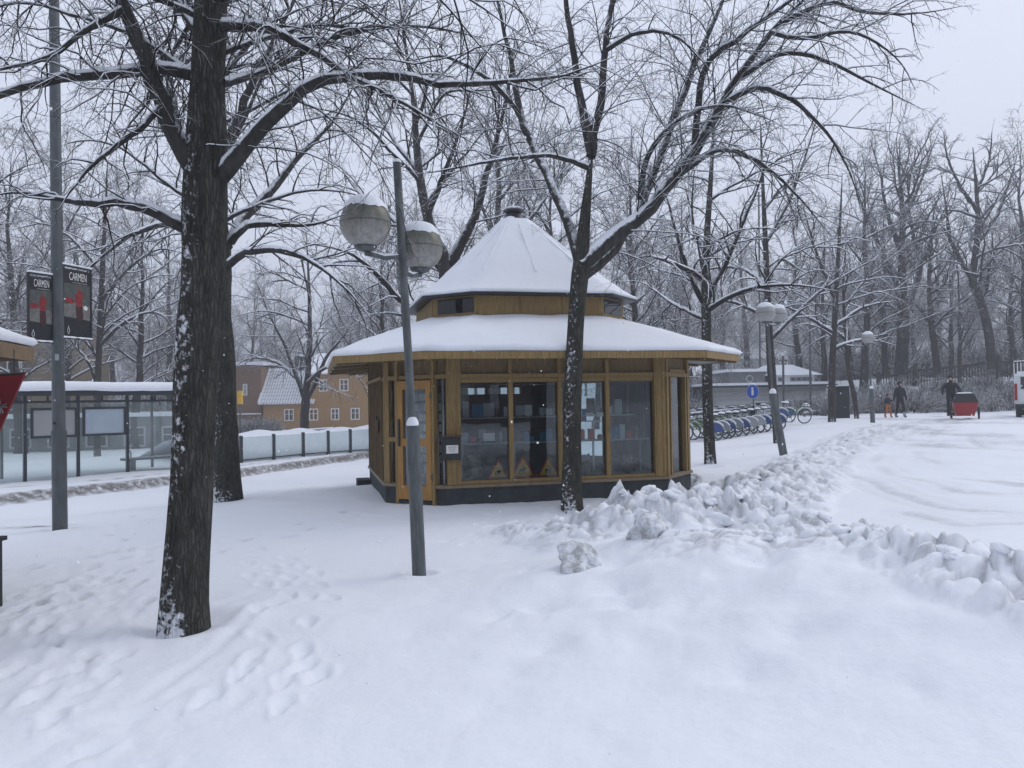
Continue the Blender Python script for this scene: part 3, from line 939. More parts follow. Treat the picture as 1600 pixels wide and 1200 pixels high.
    # warning triangles standing in the window
    def tri_sign(x, z, s, label):
        g = empty('warning_sign', Lw(x, -2.52, z), KROT, label, 'sign', 'triangular warning signs in the kiosk window')
        h = s * .88
        def tri(k): 
            cz = h / 3
            return [(-s / 2 * k, cz - (cz) * k), (s / 2 * k, cz - cz * k), (0, cz + (h - cz) * k)]
        MB().prism(tri(1), .0, .008).build('border', M['signred'], g)
        MB().prism(tri(.76), -.004, -.0005).build('field', M['yellow'], g)
        # elk silhouette: body, legs, neck, head, antlers
        mb = MB(); q = s * .9
        mb.prism([(-.17 * q, .27 * q), (-.15 * q, .36 * q), (-.02 * q, .39 * q), (.07 * q, .42 * q), (.10 * q, .33 * q), (.05 * q, .26 * q), (-.08 * q, .25 * q)], -.008, -.0045)
        mb.prism([(.06 * q, .37 * q), (.06 * q, .42 * q), (.15 * q, .40 * q), (.17 * q, .35 * q), (.13 * q, .35 * q), (.10 * q, .35 * q)], -.0082, -.0047)
        for lx, d in ((-.15, -.03), (-.11, .01), (.02, -.02), (.06, .03)):
            mb.prism([(lx * q, .27 * q), ((lx + .028) * q, .27 * q), ((lx + d + .018) * q, .13 * q), ((lx + d) * q, .13 * q)], -.0084, -.0049)
        mb.prism([(.05 * q, .42 * q), (.07 * q, .42 * q), (.03 * q, .50 * q), (.01 * q, .47 * q)], -.0086, -.0051)
        mb.build('elk_symbol', M['ink'], g)
    tri_sign(-.56, .415, .44, 'bright yellow elk warning triangle with red edge in kiosk window')
    tri_sign(-.12, .415, .40, 'elk warning triangle right of the bright yellow one in kiosk window')
    tri_sign(-.98, .415, .36, 'leftmost of the three elk warning triangles in kiosk window')
    # plush animal heads
    for x, s, mt, lb in ((.55, .15, 'plush', 'pale plush animal head in the window just right of the tree'),
                         (.95, .13, 'plush2', 'brown plush animal in the fourth kiosk window, left of its twin'),
                         (1.33, .14, 'plush', 'plush animal in the right corner of the kiosk front window'),
                         (-1.35, .17, 'plush', 'big pale plush animal in the kiosk window beside the door')):
        g = empty('plush_toy', Lw(x, -2.42, .405), KROT, lb, 'toy', 'plush toys in the kiosk window')
        mb = MB(); mb.ball((0, 0, s * .75), s * .8, 14, 10, .95); mb.build('body', M[mt], g)
        mb = MB(); mb.ball((0, -.02, s * 1.75), s * .62, 14, 10, .95)
        h = mb.build('head', M[mt], g)
        for q in (-1, 1):
            mb = MB(); mb.ball((q * s * .48, 0, s * 2.22), s * .2, 8, 6); mb.build('ear', M[mt], h)
            mb = MB(); mb.ball((q * s * .2, -s * .58, s * 1.85), s * .07, 6, 4); mb.build('eye', M['ink'], h)
        mb = MB(); mb.ball((0, -s * .55, s * 1.6), s * .25, 8, 6, .7); mb.build('muzzle', M['plush2'] if mt == 'plush' else M['plush'], h)
    # postcard rack behind the door
    g = empty('postcard_rack', Lw(*fp(7, .66, 0, -.30)[:2], .385), KROT + R(-45), 'rack of postcard rows seen through the kiosk door', 'rack')
    mb = MB()
    for x in (-.29, .29): mb.box((x, .03, .82), (.02, .02, 1.64))
    for k in range(9): mb.box((0, .0, .12 + k * .17), (.56, .05, .012))
    mb.build('rack_frame', M['black'], g)
    base = None
    for r_ in range(8):
        for c_ in range(6):
            if r_ < 1 and c_ % 2: continue
            x = -.235 + c_ * .094; z = .20 + r_ * .17
            mt = M[rn.choice(['paper', 'paper', 'poster_back', 'poster_back2', 'shelf'])]
            MB().box((x, -.02, z + .0), (.082, .003, .115 + rn.random() * .02)).build('postcard', mt, g)
    # hanging white cards, poster in right corner window, T-shaped display
    for x, z, sx, sz, y, lb in ((-1.12, 1.10, .19, .13, -2.5, 'small white price card taped low inside the first kiosk window'),
                             (.80, 1.42, .13, .07, -2.0, 'left one of two small white cards hanging in the dark kiosk interior'),
                             (1.0, 1.42, .13, .07, -2.0, 'right one of two small white cards hanging in the dark kiosk interior')):
        o = MB().box((0, 0, 0), (sx, .004, sz)).build('white_card', M['paper'])
        o.location = Lw(x, y, z); o.rotation_euler = (0, 0, KROT); tag(o, lb, 'card', 'white cards in the kiosk window')
    g = empty('display_stand', Lw(.9, -1.9, .40), KROT, 'white T shaped display stand inside the kiosk', 'stand')
    MB().box((0, 0, .46), (.03, .03, .9)).build('stem', M['white'], g); MB().box((0, 0, .90), (.3, .05, .025)).build('top_bar', M['white'], g)
    g = empty('blue_reflection', Lw(.55, -1.7, 1.4), KROT, 'blue strip inside the kiosk standing in for a sign reflected in the glass', 'banner')  # solid stand-in for a blue sign mirrored in the window glass
    MB().box((0, 0, .0), (.6, .01, .22)).build('cloth', M['teal'], g); MB().tube([(-.31, 0, .115), (.31, 0, .115)], .008, 6).build('rod', M['alu'], g)  # strip and rod added only to carry that reflection's blue
    p = fp(1, .64, 0, -.09); g = empty('window_poster', Lw(p[0], p[1], .42), KROT + R(45), 'white poster sheet standing in the narrow right kiosk window', 'poster')
    MB().box((0, 0, .42), (.52, .006, .84)).build('sheet', M['paper'], g)
    for k, (z, wv) in enumerate(((.70, .34), (.66, .30), (.5, .22), (.42, .36), (.38, .30), (.22, .3), (.18, .26))):
        MB().box((0, -.005, z), (wv, .002, .015 if k % 2 else .03)).build('print', M['poster_back2'] if k % 2 else M['sill'], g)
    # notice case on the left post
    p = fp(0, .16, 0, .10); g = empty('notice_case', Lw(p[0], p[1], .78), KROT, 'black framed notice case with white paper beside kiosk door', 'notice')
    MB().box((-.06, .0, .17), (.30, .07, .36)).build('case', M['black'], g)
    MB().box((-.06, -.04, .37), (.33, .10, .02)).build('case_lid', M['brown'], g)
    MB().box((-.05, -.04, .16), (.19, .004, .13)).build('paper', M['paper'], g)
    for k in range(3): MB().box((-.05, -.0435, .195 - k * .03), (.13 - .02 * k, .002, .006)).build('text_line', M['ink'], g)
    g = empty('life_ring_hook', Lw(*fp(6, 3.1, 0, .075)[:2], 1.15), KROT + R(-90), 'dark oval plaque hung on slatted left side of kiosk', 'plaque')
    mb = MB(); mb.lathe((0, 0, 0), [(.02, 0), (.075, .04), (.09, .12), (.07, .21), (.02, .26)], 14); o = mb.build('plaque', M['brown'], g); o.scale = (1, .25, 1)
    MB().box((0, -.02, .28), (.02, .03, .05)).build('hook', M['black'], g)
build_kiosk()

# ------------------------------------------------------------------ globe lamps
def globe_parts(root, c, r, mat, name='globe', snowr=1.03, cap=.56, base=None):
    """c local centre"""
    o = MB(); o.ball((0, 0, 0), r, 28, 18); g = o.build(name, M[mat], root); g.location = c
    mb = MB(); mb.tube([(r * .995 * math.cos(a), r * .995 * math.sin(a), .0) for a in np.linspace(0, math.tau, 33)], r * .025, 6, False); mb.build('seam_ring', M['lamp_steel'], g)
    # snow cap with ragged rim
    rn = np.random.RandomState(int(abs(c[0]) * 1000) % 999)
    n, m = 56, 9; vs = []; fs = []
    ph = rn.rand(4) * 6
    for i in range(m + 1):
        t = i / m
        for k in range(n):
            a = k * math.tau / n
            lim = R(90) - R(cap * 100 + 2.5 * math.sin(3 * a + ph[0]) + 1.6 * math.sin(11 * a + ph[1]) + rn.randn() * (1.3 if i == 0 else 0))
            el = lim + (R(89.9) - lim) * t
            rr = r * (1.015 + .125 * min(1, (t * 2.2)) ** .7)
            vs.append((rr * math.cos(el) * math.cos(a), rr * math.cos(el) * math.sin(a), rr * math.sin(el)))
    for i in range(m):
        for k in range(n):
            fs.append((i * n + k, i * n + (k + 1) % n, (i + 1) * n + (k + 1) % n, (i + 1) * n + k))
    mb = MB(); mb.add(vs, fs, True); mb.build('snow_cap', M['snow'], g)
    mb = MB(); mb.lathe((0, 0, -r * 1.12), [(r * .14, 0), (r * .34, r * .06), (r * .46, r * .17), (r * .44, r * .24)], 20); mb.build('globe_holder', M['lamp_steel'], g)
    return g

def leaning(base, top):
    a = Vector([float(q) for q in base]); b = Vector([float(q) for q in top]); return a, b

def lamp_post(name, base_px, sleeve_px, top_px, d, rr, sl_r, globes, label, group, detail=True, mat='lamp_steel', gm='globe'):
    B = at(*base_px, d); B[2] = min(B[2], gz(B[0], B[1])) - .03
    S = at(*sleeve_px, d); T = at(*top_px, d)
    g = empty(name, B, 0, label, 'lamp post', group)
    mb = MB(); mb.tube([B - (0, 0, .15), S], [sl_r * 1.05, sl_r], 20)
    sl = mb.build('pole_sleeve', M[mat], g, True)
    mb = MB(); mb.tube([S - (0, 0, .05), T], rr, 18); mb.build('pole', M[mat], g, True)
    mb = MB(); mb.tube([S - (0, 0, .01), S + (0, 0, .03)], [sl_r * 1.04, sl_r * 1.02], 20); mb.build('collar', M[mat], sl, False) if False else mb.build('collar', M[mat], g, True)
    mb = MB(); mb.ball(S + np.array([0, -sl_r * .25, .02]), sl_r * .95, 14, 8, 1.5, 0, 1); mb.build('collar_snow', M['snow'], g, True)
    mb = MB(); mb.ball(T, rr * 1.15, 14, 6, .9, 0, 1); mb.build('top_snow', M['snow'], g, True)
    if detail:
        p = B * .55 + S * .45
        mb = MB(); mb.box(p + np.array([0, -sl_r * 1.0, -.1]), (.004, .008, .28)); mb.build('door_slot', M['brown'], g, True)
    for (gx, gy, gd, gr) in globes:
        c = at(gx, gy, gd)
        globe_parts(g, Vector(c - B), gr, gm)
        low = c - np.array([0, 0, gr * 1.12])
        axis = (T - S); t = (low[2] - .02 - S[2]) / axis[2]; j = S + axis * min(max(t, 0), 1)
        mid = (low + j) / 2 + np.array([0, 0, -.035])
        mb = MB(); mb.tube([low + (0, 0, .02), low + (0, 0, -.015), mid, j], [.026, .026, .022, .022], 10); mb.build('arm', M[mat], g, True)
        mb = MB(); mb.tube([low * .8 + mid * .2 + (0, 0, .012), mid + (0, 0, .024), mid * .2 + j * .8 + (0, 0, .022)], [.008, .018, .012], 8); mb.build('arm_snow', M['snow'], g, True)
        mb = MB(); mb.tube([j - (0, 0, .04), j + (0, 0, .05)], rr * 1.25, 16); mb.build('clamp', M[mat], g, True)
    return g
lamp_post('globe_lamp_post', (656, 897), (645, 668), (620, 254), 7.9, .040, .066,
          [(571, 349, 7.7, .245), (656, 387, 8.15, .235)], 'leaning grey post with two large dirty globes in front of kiosk door', 'globe lamp posts', gm='globe')
lamp_post('globe_lamp_post', (1226, 704), (1207, 616), (1197, 470), 22.0, .035, .105,
          [(1196, 489, 21.6, .26), (1215, 491, 22.4, .25)], 'leaning lamp post with two overlapping globes right of the bicycles', 'globe lamp posts', False, gm='globe_far')
lamp_post('globe_lamp_post', (1364, 662), (1361, 608), (1356, 528), 33.5, .04, .09,
          [(1356, 528, 33.4, .25)], 'distant lamp post with one pale globe near the walking child', 'globe lamp posts', False, gm='globe_far')

# ------------------------------------------------------------------ tall pole with posters
def tall_pole():
    B = ground_at(94, 828); d = B[1]
    T = at(83, -120, d); S = at(92, 673, d)
    g = empty('street_pole', B, 0, 'tall straight grey pole carrying two opera posters', 'pole')
    mb = MB(); mb.tube([B - (0, 0, .3), S], [.10, .098], 20); mb.build('pole_base', M['steel'], g, True)
    mb = MB(); mb.tube([S - (0, 0, .05), S + (0, 0, 0)], .104, 20); mb.build('collar', M['steel'], g, True)
    mb = MB(); mb.tube([S, T, T + (T - S) * .25], [.088, .063, .055], 20); mb.build('pole', M['steel'], g, True)
    mb = MB(); mb.tube([S + (-.01, -.09, .11), S + (-.01, -.105, .11)], .02, 8); mb.build('bolt', M['black'], g, True)
    mb = MB(); mb.box(S + np.array([.03, -.088, 1.05]), (.05, .012, .09)); mb.build('sticker', M['shelf'], g, True)
    # posters: frame corners in pixels
    def poster(corners, dd, label, seed, right):
        (x0, y0), (x1, y1), (x2, y2), (x3, y3) = corners       # TL, TR, BR, BL
        dl, dr = dd
        TL, TR, BR, BL = at(x0, y0, dl), at(x1, y1, dr), at(x2, y2, dr), at(x3, y3, dl)
        wx = (TR - TL); wd = math.hypot(wx[0], wx[1]); ang = math.atan2(wx[1], wx[0]); h = ((TL[2] - BL[2]) + (TR[2] - BR[2])) / 2
        zb = (BL[2] + BR[2]) / 2
        q = empty('poster_banner', (BL[0], BL[1], zb), ang, label, 'poster', 'opera posters on the tall pole')
        fr = MB()
        for a, b in (((0, 0, 0), (wd, 0, 0)), ((0, 0, h), (wd, 0, h)), ((0, 0, h - .05), (wd, 0, h - .05))): fr.bar(a, b, .03, .022)
        for a, b in (((0.011, 0, 0), (.011, 0, h)), ((wd - .011, 0, 0), (wd - .011, 0, h))): fr.bar(a, b, .022, .03)
        fr.build('frame', M['black'], q)
        MB().box((wd / 2, 0, (h - .06) / 2 + .004), (wd - .03, .008, h - .075)).build('print_sheet', M['poster_dark'], q)
        def flat(name, poly, mt, k=0):
            MB().prism([(x * wd, z * h) for x, z in poly], -.0055 - .0004 * k, -.0048).build(name, M[mt], q)
        flat('print_backdrop', [(.06, .36), (.94, .36), (.94, .765), (.06, .765)], 'p_mid', 0)
        flat('print_field', [(.06, .30), (.94, .27), (.94, .46), (.5, .50), (.06, .47)], 'p_grey', 1)
        # generic dancer in red
        flat('print_dancer', [(.50, .36), (.62, .34), (.68, .50), (.66, .60), (.74, .56), (.72, .62), (.62, .68), (.52, .68), (.42, .60), (.46, .50), (.47, .44)], 'p_red', 2)
        flat('print_skirt', [(.45, .46), (.68, .46), (.70, .30), (.56, .22), (.46, .30)], 'p_dkred', 3)
        flat('print_head', [(.53, .68), (.62, .68), (.64, .73), (.60, .77), (.53, .76), (.51, .72)], 'p_skin', 4)
        flat('print_cloth', [(.08, .50), (.30, .48), (.44, .52), (.30, .57), (.12, .57)], 'p_red', 5)
        if right: flat('print_spot', [(.72, .42), (.82, .41), (.86, .45), (.78, .48), (.71, .46)], 'paper', 6)
        cu = bpy.data.curves.new('title', 'FONT'); cu.body = 'CARMEN'; cu.size = h * .125; cu.extrude = .0008; cu.align_x = 'CENTER'
        cu.materials.append(M['paper'])
        to = bpy.data.objects.new('title_lettering', cu); col.objects.link(to); to.parent = q
        bpy.context.view_layer.update(); me_ = bpy.data.meshes.new_from_object(to.evaluated_get(bpy.context.evaluated_depsgraph_get())); bpy.data.objects.remove(to)
        to = bpy.data.objects.new('title_lettering', me_); col.objects.link(to); to.parent = q
        to.location = (wd * .53, -.0075, h * .815); to.rotation_euler = (R(90), 0, 0); to.scale = (wd / h * 1.18, 1.25, 1)
        MB().box((wd * .60, -.006, h * .785), (wd * .5, .002, .008)).build('subtitle_line', M['p_text'], q)
        # logo: small ring with tick over it
        lg = MB(); cx, cz = wd * .2, h * .11
        lg.tube([(cx + .022 * math.cos(a) * .8, -.008, cz + .034 * math.sin(a)) for a in np.linspace(0, math.tau, 17)], .004, 5, False)
        lg.box((cx, -.008, cz - .05), (.03, .003, .006)); lg.box((cx, -.008, cz + .052), (.012, .003, .02)); lg.build('logo', M['paper'], q)
        for zz in (h + .012, -.0):
            pts = [(x, -.004, zz + .014) for x in np.linspace(.0, wd, 9)]
            MB().tube(pts, [.010 + .008 * abs(math.sin(5 * x + seed)) for x in range(9)], 8).build('snow_strip', M['snow'], q)
        MB().bar((wd if not right else 0, 0, h), ((wd + .07) if not right else -.07, 0.02, h), .02, .02).build('bracket', M['black'], q)
        MB().bar((wd if not right else 0, 0, .01), ((wd + .07) if not right else -.07, 0.02, .01), .02, .02).build('bracket', M['black'], q)
    poster(((41, 434), (82, 424), (82, 532), (43, 537)), (d * .965, d * .995), 'left hand CARMEN poster partly hidden behind the tall pole', 1, False)
    poster(((97, 421), (143, 416), (143, 528), (97, 531)), (d * 1.0, d * 1.045), 'right hand CARMEN poster facing the street on tall pole', 2, True)
for nme, c in (('poster_dark', (.012, .014, .018)), ('p_mid', (.07, .08, .076)), ('p_grey', (.15, .15, .14)), ('p_red', (.22, .014, .018)),
               ('p_dkred', (.05, .012, .013)), ('p_skin', (.12, .07, .045)), ('p_text', (.3, .31, .32))):
    M[nme] = simple(nme, c, .5, .35, 18)
tall_pole()

# ------------------------------------------------------------------ tram shelter, glass fence
LDIR = Vector((.62, .785, 0)).normalized()
def shelter():
    A = at(38, 760, 20.2); A[2] = -.28
    P0 = Vector((A[0], A[1], -.30))
    ang = math.atan2(LDIR.y, LDIR.x)
    # along-line position for each pixel column
    def s_of(px):
        v = CMn @ np.array([(px - 800) / F, 0.02, -1.0]); u = v[0] / v[1]
        # x = u*y ; P0 + s*LDIR
        return (u * P0.y - P0.x) / (LDIR.x - u * LDIR.y)
    g = empty('tram_shelter', P0, ang, 'long glass tram shelter with thick snow on flat roof', 'shelter')
    s0, s1 = s_of(-45), s_of(337)
    ZT = 2.34
    MB().box(((s0 + s1) / 2, .75, ZT + .06), (s1 - s0, 1.9, .08)).build('roof', M['shelter'], g)
    MB().bar((s0, -.2, ZT + .01), (s1, -.2, ZT + .01), .06, .08).build('roof_beam', M['shelter'], g)
    # snow slab
    n = 60; vs = []; fs = []
    prof = [(-.24, .0), (-.27, .07), (-.24, .17), (-.12, .235), (.3, .26), (1.2, .26), (1.62, .2), (1.7, .05)]
    for i in range(n + 1):
        x = s0 - .05 + (s1 - s0 + .1) * i / n
        for y, z in prof:
            nz = .03 * float(fbm(np.array([x * 1.3]), np.array([y * 1.3]), 3, 3)[0]); e = min(1, i / 1.5, (n - i) / 1.5)
            vs.append((x, y, ZT + .10 + (z + nz) * (.3 + .7 * e)))
    m = len(prof)
    for i in range(n):
        for k in range(m - 1): fs.append((i * m + k, (i + 1) * m + k, (i + 1) * m + k + 1, i * m + k + 1))
    mb = MB(); mb.add(vs, fs, True); mb.add(vs[:m], [tuple(range(m))]); mb.add(vs[-m:], [tuple(reversed(range(m)))])
    mb.build('roof_snow', M['snow_roof'], g)
    MB().bar((s0 + .3, 0, 2.16), (s1 - .02, 0, 2.16), .05, .06).build('upper_rail', M['shelter'], g)
    MB().bar((s0 + .3, 0, .03), (s1 - .02, 0, .03), .05, .06).build('lower_rail', M['shelter'], g)
    posts = [s_of(p) for p in (-30, 38, 121, 198, 277, 334)]
    for s in posts: MB().box((s, -.001, 1.13), (.075, .075, 2.42)).build('post', M['shelter'], g)
    s = s_of(114); MB().box((s, .9, 1.13), (.06, .06, 2.42)).build('post', M['shelter'], g)
    for p in (38, 277): MB().box((s_of(p), 1.5, 1.13), (.06, .06, 2.42)).build('post', M['shelter'], g)
    for p in (24, 74, 159, 241, 305): MB().box((s_of(p), 0, 2.25), (.05, .04, .12)).build('strut', M['shelter'], g)
    for a, b in zip(posts[:-1], posts[1:]):
        MB().box(((a + b) / 2, .0, 1.08), (b - a - .08, .01, 2.08)).build('glass_panel', M['shelter_glass'], g)
    for a, b, mt in ((48, 117, 'poster_back2'), (129, 193, 'poster_back')):
        sa, sb = s_of(a), s_of(b); zc = 1.62
        f = MB()
        for q in (sa, sb): f.box((q, -.05, zc), (.06, .05, .78))
        for z in (zc - .36, zc + .36): f.box(((sa + sb) / 2, -.052, z), (sb - sa, .05, .06))
        fo = f.build('poster_frame', M['shelter'], g)
        MB().box(((sa + sb) / 2, -.045, zc), (sb - sa - .05, .02, .70)).build('poster_sheet', M[mt], fo)
    # bench
    sa, sb = s_of(203), s_of(300)
    loc = P0 + LDIR * sa + Vector((-LDIR.y, LDIR.x, 0)) * .45
    b = empty('bench', loc, ang, 'slim dark bench with loop armrest inside the tram shelter', 'bench')
    L = sb - sa
    MB().box((L / 2, 0, .50), (L, .34, .05)).build('seat', M['shelter'], b)
    MB().box((L / 2, 0, .54), (L, .30, .025)).build('seat_snow', M['snow'], b)
    for x in (.25, L - .2): MB().box((x, 0, .24), (.14, .2, .5)).build('leg', M['shelter'], b)
    MB().tube([(.12, 0, .5), (.12, 0, .68), (.15, 0, .74), (.2, 0, .74), (.23, 0, .68), (.23, 0, .5)], .018, 8).build('armrest', M['shelter'], b)
shelter()

def glass_fence():
    pts = [(377, 681, 730), (428, 678, 726), (474, 675.5, 722), (513, 673, 717), (547.6, 670.6, 714), (579, 668, 711), (608, 666, 708), (634, 664, 705)]
    P = []
    base0 = at(377, 730, 25.4)
    for i, (px, yt, yb) in enumerate(pts):
        v = CMn @ np.array([(px - 800) / F, (600 - yb) / F, -1.0]); u = v[0] / v[1]
        s = (u * base0[1] - base0[0]) / (LDIR.x - u * LDIR.y)
        q = Vector((base0[0], base0[1], 0)) + LDIR * s
        q.z = gz(q.x, q.y) - .02; P.append(q)
    g = empty('glass_fence', P[0], 0, 'low glass panel fence on dark posts along the tram stop', 'fence')
    tops = []
    for i, q in enumerate(P):
        t = Vector((q.x, q.y, at(pts[i][0], pts[i][1], q.y)[2])); tops.append(t)
        mb = MB(); mb.bar(q - Vector((0, 0, .1)), t, .085, .085, LDIR); po = mb.build('post', M['shelter'], g, True)
        mb = MB(); mb.ball(t, .05, 10, 5, .8, 0, 1); mb.build('post_snow', M['snow'], g, True)
    for i in range(len(P) - 1):
        a, b = P[i] + LDIR * .05, P[i + 1] - LDIR * .05
        ta, tb = tops[i] + LDIR * .05, tops[i + 1] - LDIR * .05
        nrm = Vector((-LDIR.y, LDIR.x, 0)) * .008
        a = a + Vector((0, 0, .12)); b = b + Vector((0, 0, .12)); ta = ta - Vector((0, 0, .05)); tb = tb - Vector((0, 0, .05))
        mb = MB(); mb.hexa([a - nrm, b - nrm, b + nrm, a + nrm, ta - nrm, tb - nrm, tb + nrm, ta + nrm]); mb.build('glass_panel', M['fence_glass'], g, True)
        mb = MB(); mb.bar(a - Vector((0, 0, .02)), b - Vector((0, 0, .02)), .04, .035); mb.build('bottom_rail', M['shelter'], g, True)
    # snow drift pressed against the back of the panels
    vs = []; fs = []; n = 90
    nr = Vector((-LDIR.y, LDIR.x, 0)); Lt = (P[-1] - P[0]).length
    prof = [(.06, -.2), (.10, .15), (.5, .42), (1.2, .74), (1.9, .98), (2.5, 1.08), (3.6, .9), (6.0, -.15)]
    for i in range(n + 1):
        s = -.6 + (Lt + 2.0) * i / n; q = P[0] + LDIR * s
        hh = .80 + .05 * math.sin(s * 3.4) + .06 * float(fbm(np.array([s * .8]), np.array([0.]), 5, 2)[0])
        for o, z in prof: vs.append((q.x + nr.x * o, q.y + nr.y * o, q.z * 0 + P[0].z + .03 * s / Lt + z * hh))
    m = len(prof)
    for i in range(n):
        for k in range(m - 1): fs.append((i * m + k, (i + 1) * m + k, (i + 1) * m + k + 1, i * m + k + 1))
    mb = MB(); mb.add(vs, fs, True); o = mb.build('snow_drift', M['snow_roof']); tag(o, 'long snow drift piled behind the glass fence', kind='structure')
    # railing behind
    r0 = at(330, 684, 29); r1 = at(520, 670, 34)
    h = empty('handrail', (r0[0], r0[1], gz(r0[0], r0[1])), 0, 'snow topped handrail behind the glass fence', 'railing')
    a, b = Vector(r0), Vector(r1)
    mb = MB(); mb.tube([a, b], .03, 8); mb.build('rail', M['steel'], h, True)
    mb = MB(); mb.tube([a + Vector((0, 0, .045)), b + Vector((0, 0, .045))], .035, 8); mb.build('rail_snow', M['snow'], h, True)
    for t in (.05, .35, .65, .95):
        q = a.lerp(b, t); mb = MB(); mb.tube([(q.x, q.y, gz(q.x, q.y) - .1), q], .025, 8); mb.build('baluster', M['steel'], h, True)
glass_fence()

# ------------------------------------------------------------------ left stall, red pennant, bin
def stall():
    c = Vector((-6.36, 6.0, 0)); g = empty('market_stall', (c.x, c.y, -.05), R(14), 'ochre wooden stall roof corner with snow at left edge', 'stall')
    h = 1.9; z = 2.30
    # wall body, kept well inside the eave
    MB().box((0, 0, 1.1), (2.1, 2.1, 2.3)).build('wall', M['stall_wood'], g)
    for i, (sx, sy) in enumerate(((1, 0), (-1, 0), (0, 1), (0, -1))):
        if sx: MB().box((sx * h, 0, z + .01), (.03, 2 * h, .14)).build('fascia_board', M['stall_wood'], g)
        else: MB().box((0, sy * h, z + .01), (2 * h - .032, .03, .14)).build('fascia_board', M['stall_wood'], g)
    MB().box((0, 0, z - .0), (2 * h - .04, 2 * h - .04, .02)).build('soffit', M['stall_wood'], g)
    def pyr(name, h0, z0, z1, mat, lip):
        n = 16; rings = []
        rr = [(h0 * .99, z0 - .005), (h0 * 1.012, z0 + lip * .35), (h0 * 1.0, z0 + lip * .8), (h0 * .96, z0 + lip)] + [(h0 * (.96 - .9 * t), z0 + lip + (z1 - z0) * t) for t in (.25, .5, .75, 1)]
        vs = []; fs = []
        for hh, zz in rr:
            cs = [(-hh, -hh), (hh, -hh), (hh, hh), (-hh, hh)]
            for i in range(4):
                for k in range(n):
                    a, b = cs[i], cs[(i + 1) % 4]; t = k / n
                    x, y = a[0] + (b[0] - a[0]) * t, a[1] + (b[1] - a[1]) * t
                    vs.append((x, y, zz + .02 * float(fbm(np.array([x * 2]), np.array([y * 2]), 8, 3)[0])))
        m = 4 * n
        for i in range(len(rr) - 1):
            for k in range(m): fs.append((i * m + k, i * m + (k + 1) % m, (i + 1) * m + (k + 1) % m, (i + 1) * m + k))
        mb = MB(); mb.add(vs, fs, True); mb.add(vs[-m:], [tuple(range(m))]); mb.build(name, mat, g)
    pyr('roof_snow', h * 1.01, z + .10, z + .85, M['snow_roof'], .10)
    # pennant
    d = 7.0
    a, b, c2 = at(-45, 591, d), at(39, 585, d), at(-12, 700, d)
    q = empty('pennant', (a[0], a[1], c2[2]), 0, 'dark red hanging pennant with pale scribble at left edge', 'banner')
    mb = MB(); n = Vector((0, .012, 0))
    A, B_, C_ = Vector(a), Vector(b), Vector(c2)
    mb.add([A - n, B_ - n, C_ - n, A + n, B_ + n, C_ + n], [(0, 2, 1), (3, 4, 5), (0, 1, 4, 3), (1, 2, 5, 4), (2, 0, 3, 5)])
    mb.build('cloth', M['red'], q, True)
    # pale brush-like emblem
    rn = random.Random(5); mb = MB(); cc = at(1, 633, d - .02)
    for k in range(11):
        an = rn.uniform(0, math.tau); L = rn.uniform(.03, .075)
        p0 = Vector(cc) + Vector((math.cos(an) * .012, 0, math.sin(an) * .012)); p1 = Vector(cc) + Vector((math.cos(an) * L, 0, math.sin(an) * L))
        mb.bar(p0, p1, .005, .010, (0, 1, 0))
    mb.build('emblem', M['p_text'], q, True)
    mb = MB(); mb.tube([A + Vector((0, 0, .01)), B_ + Vector((0, 0, .01))], .012, 8); mb.build('rod', M['black'], q, True)
    for t in (.1, .8):
        p = A.lerp(B_, t); mb = MB(); mb.tube([p, p + Vector((0, 0, 2.22 - p.z))], .004, 5); mb.build('cord', M['cord'], q, True)
    # bin
    p = ground_at(-52, 967); q = empty('litter_bin', (p[0], p[1], p[2]), 0, 'dark upright litter bin cut by the left edge', 'bin')
    MB().box((0, .15, .29), (.20, .30, .62)).build('body', M['hut'], q)
    MB().box((-.0, .15, .60), (.25, .36, .035)).build('lid', M['hut'], q)
    MB().box((0, .15, .03), (.15, .24, .10)).build('foot', M['black'], q)
stall()

# ------------------------------------------------------------------ houses
def window(root, s, z, wd, h, f, frame='white', mull=True):
    """f(s,z,o) -> point ; builds frame with pane"""
    mb = MB()
    def bx(s0, s1, z0, z1, o0, o1):
        P = []
        for zz in (z0, z1): P += [f(s0, zz, o1), f(s1, zz, o1), f(s1, zz, o0), f(s0, zz, o0)]
        mb.hexa(P)
    t = .09
    bx(s, s + t, z, z + h, .0, .05); bx(s + wd - t, s + wd, z, z + h, .0, .05)
    bx(s + t, s + wd - t, z, z + t, 0, .05); bx(s + t, s + wd - t, z + h - t, z + h, 0, .05)
    if mull:
        bx(s + wd / 2 - .04, s + wd / 2 + .04, z + t, z + h - t, 0, .045)
        bx(s + t, s + wd / 2 - .04, z + h * .55, z + h * .55 + .05, 0, .04); bx(s + wd / 2 + .04, s + wd - t, z + h * .55, z + h * .55 + .05, 0, .04)
    fr = mb.build('window', M[frame], root, True)
    mb = MB(); bx2 = []
    for zz in (z + t, z + h - t): bx2 += [f(s + t, zz, .02), f(s + wd - t, zz, .02), f(s + wd - t, zz, .0), f(s + t, zz, .0)]
    mb.hexa(bx2); mb.build('pane', M['pane'], root, True).parent = fr
    fr.children[0].location = -Vector((0, 0, 0))
    return fr

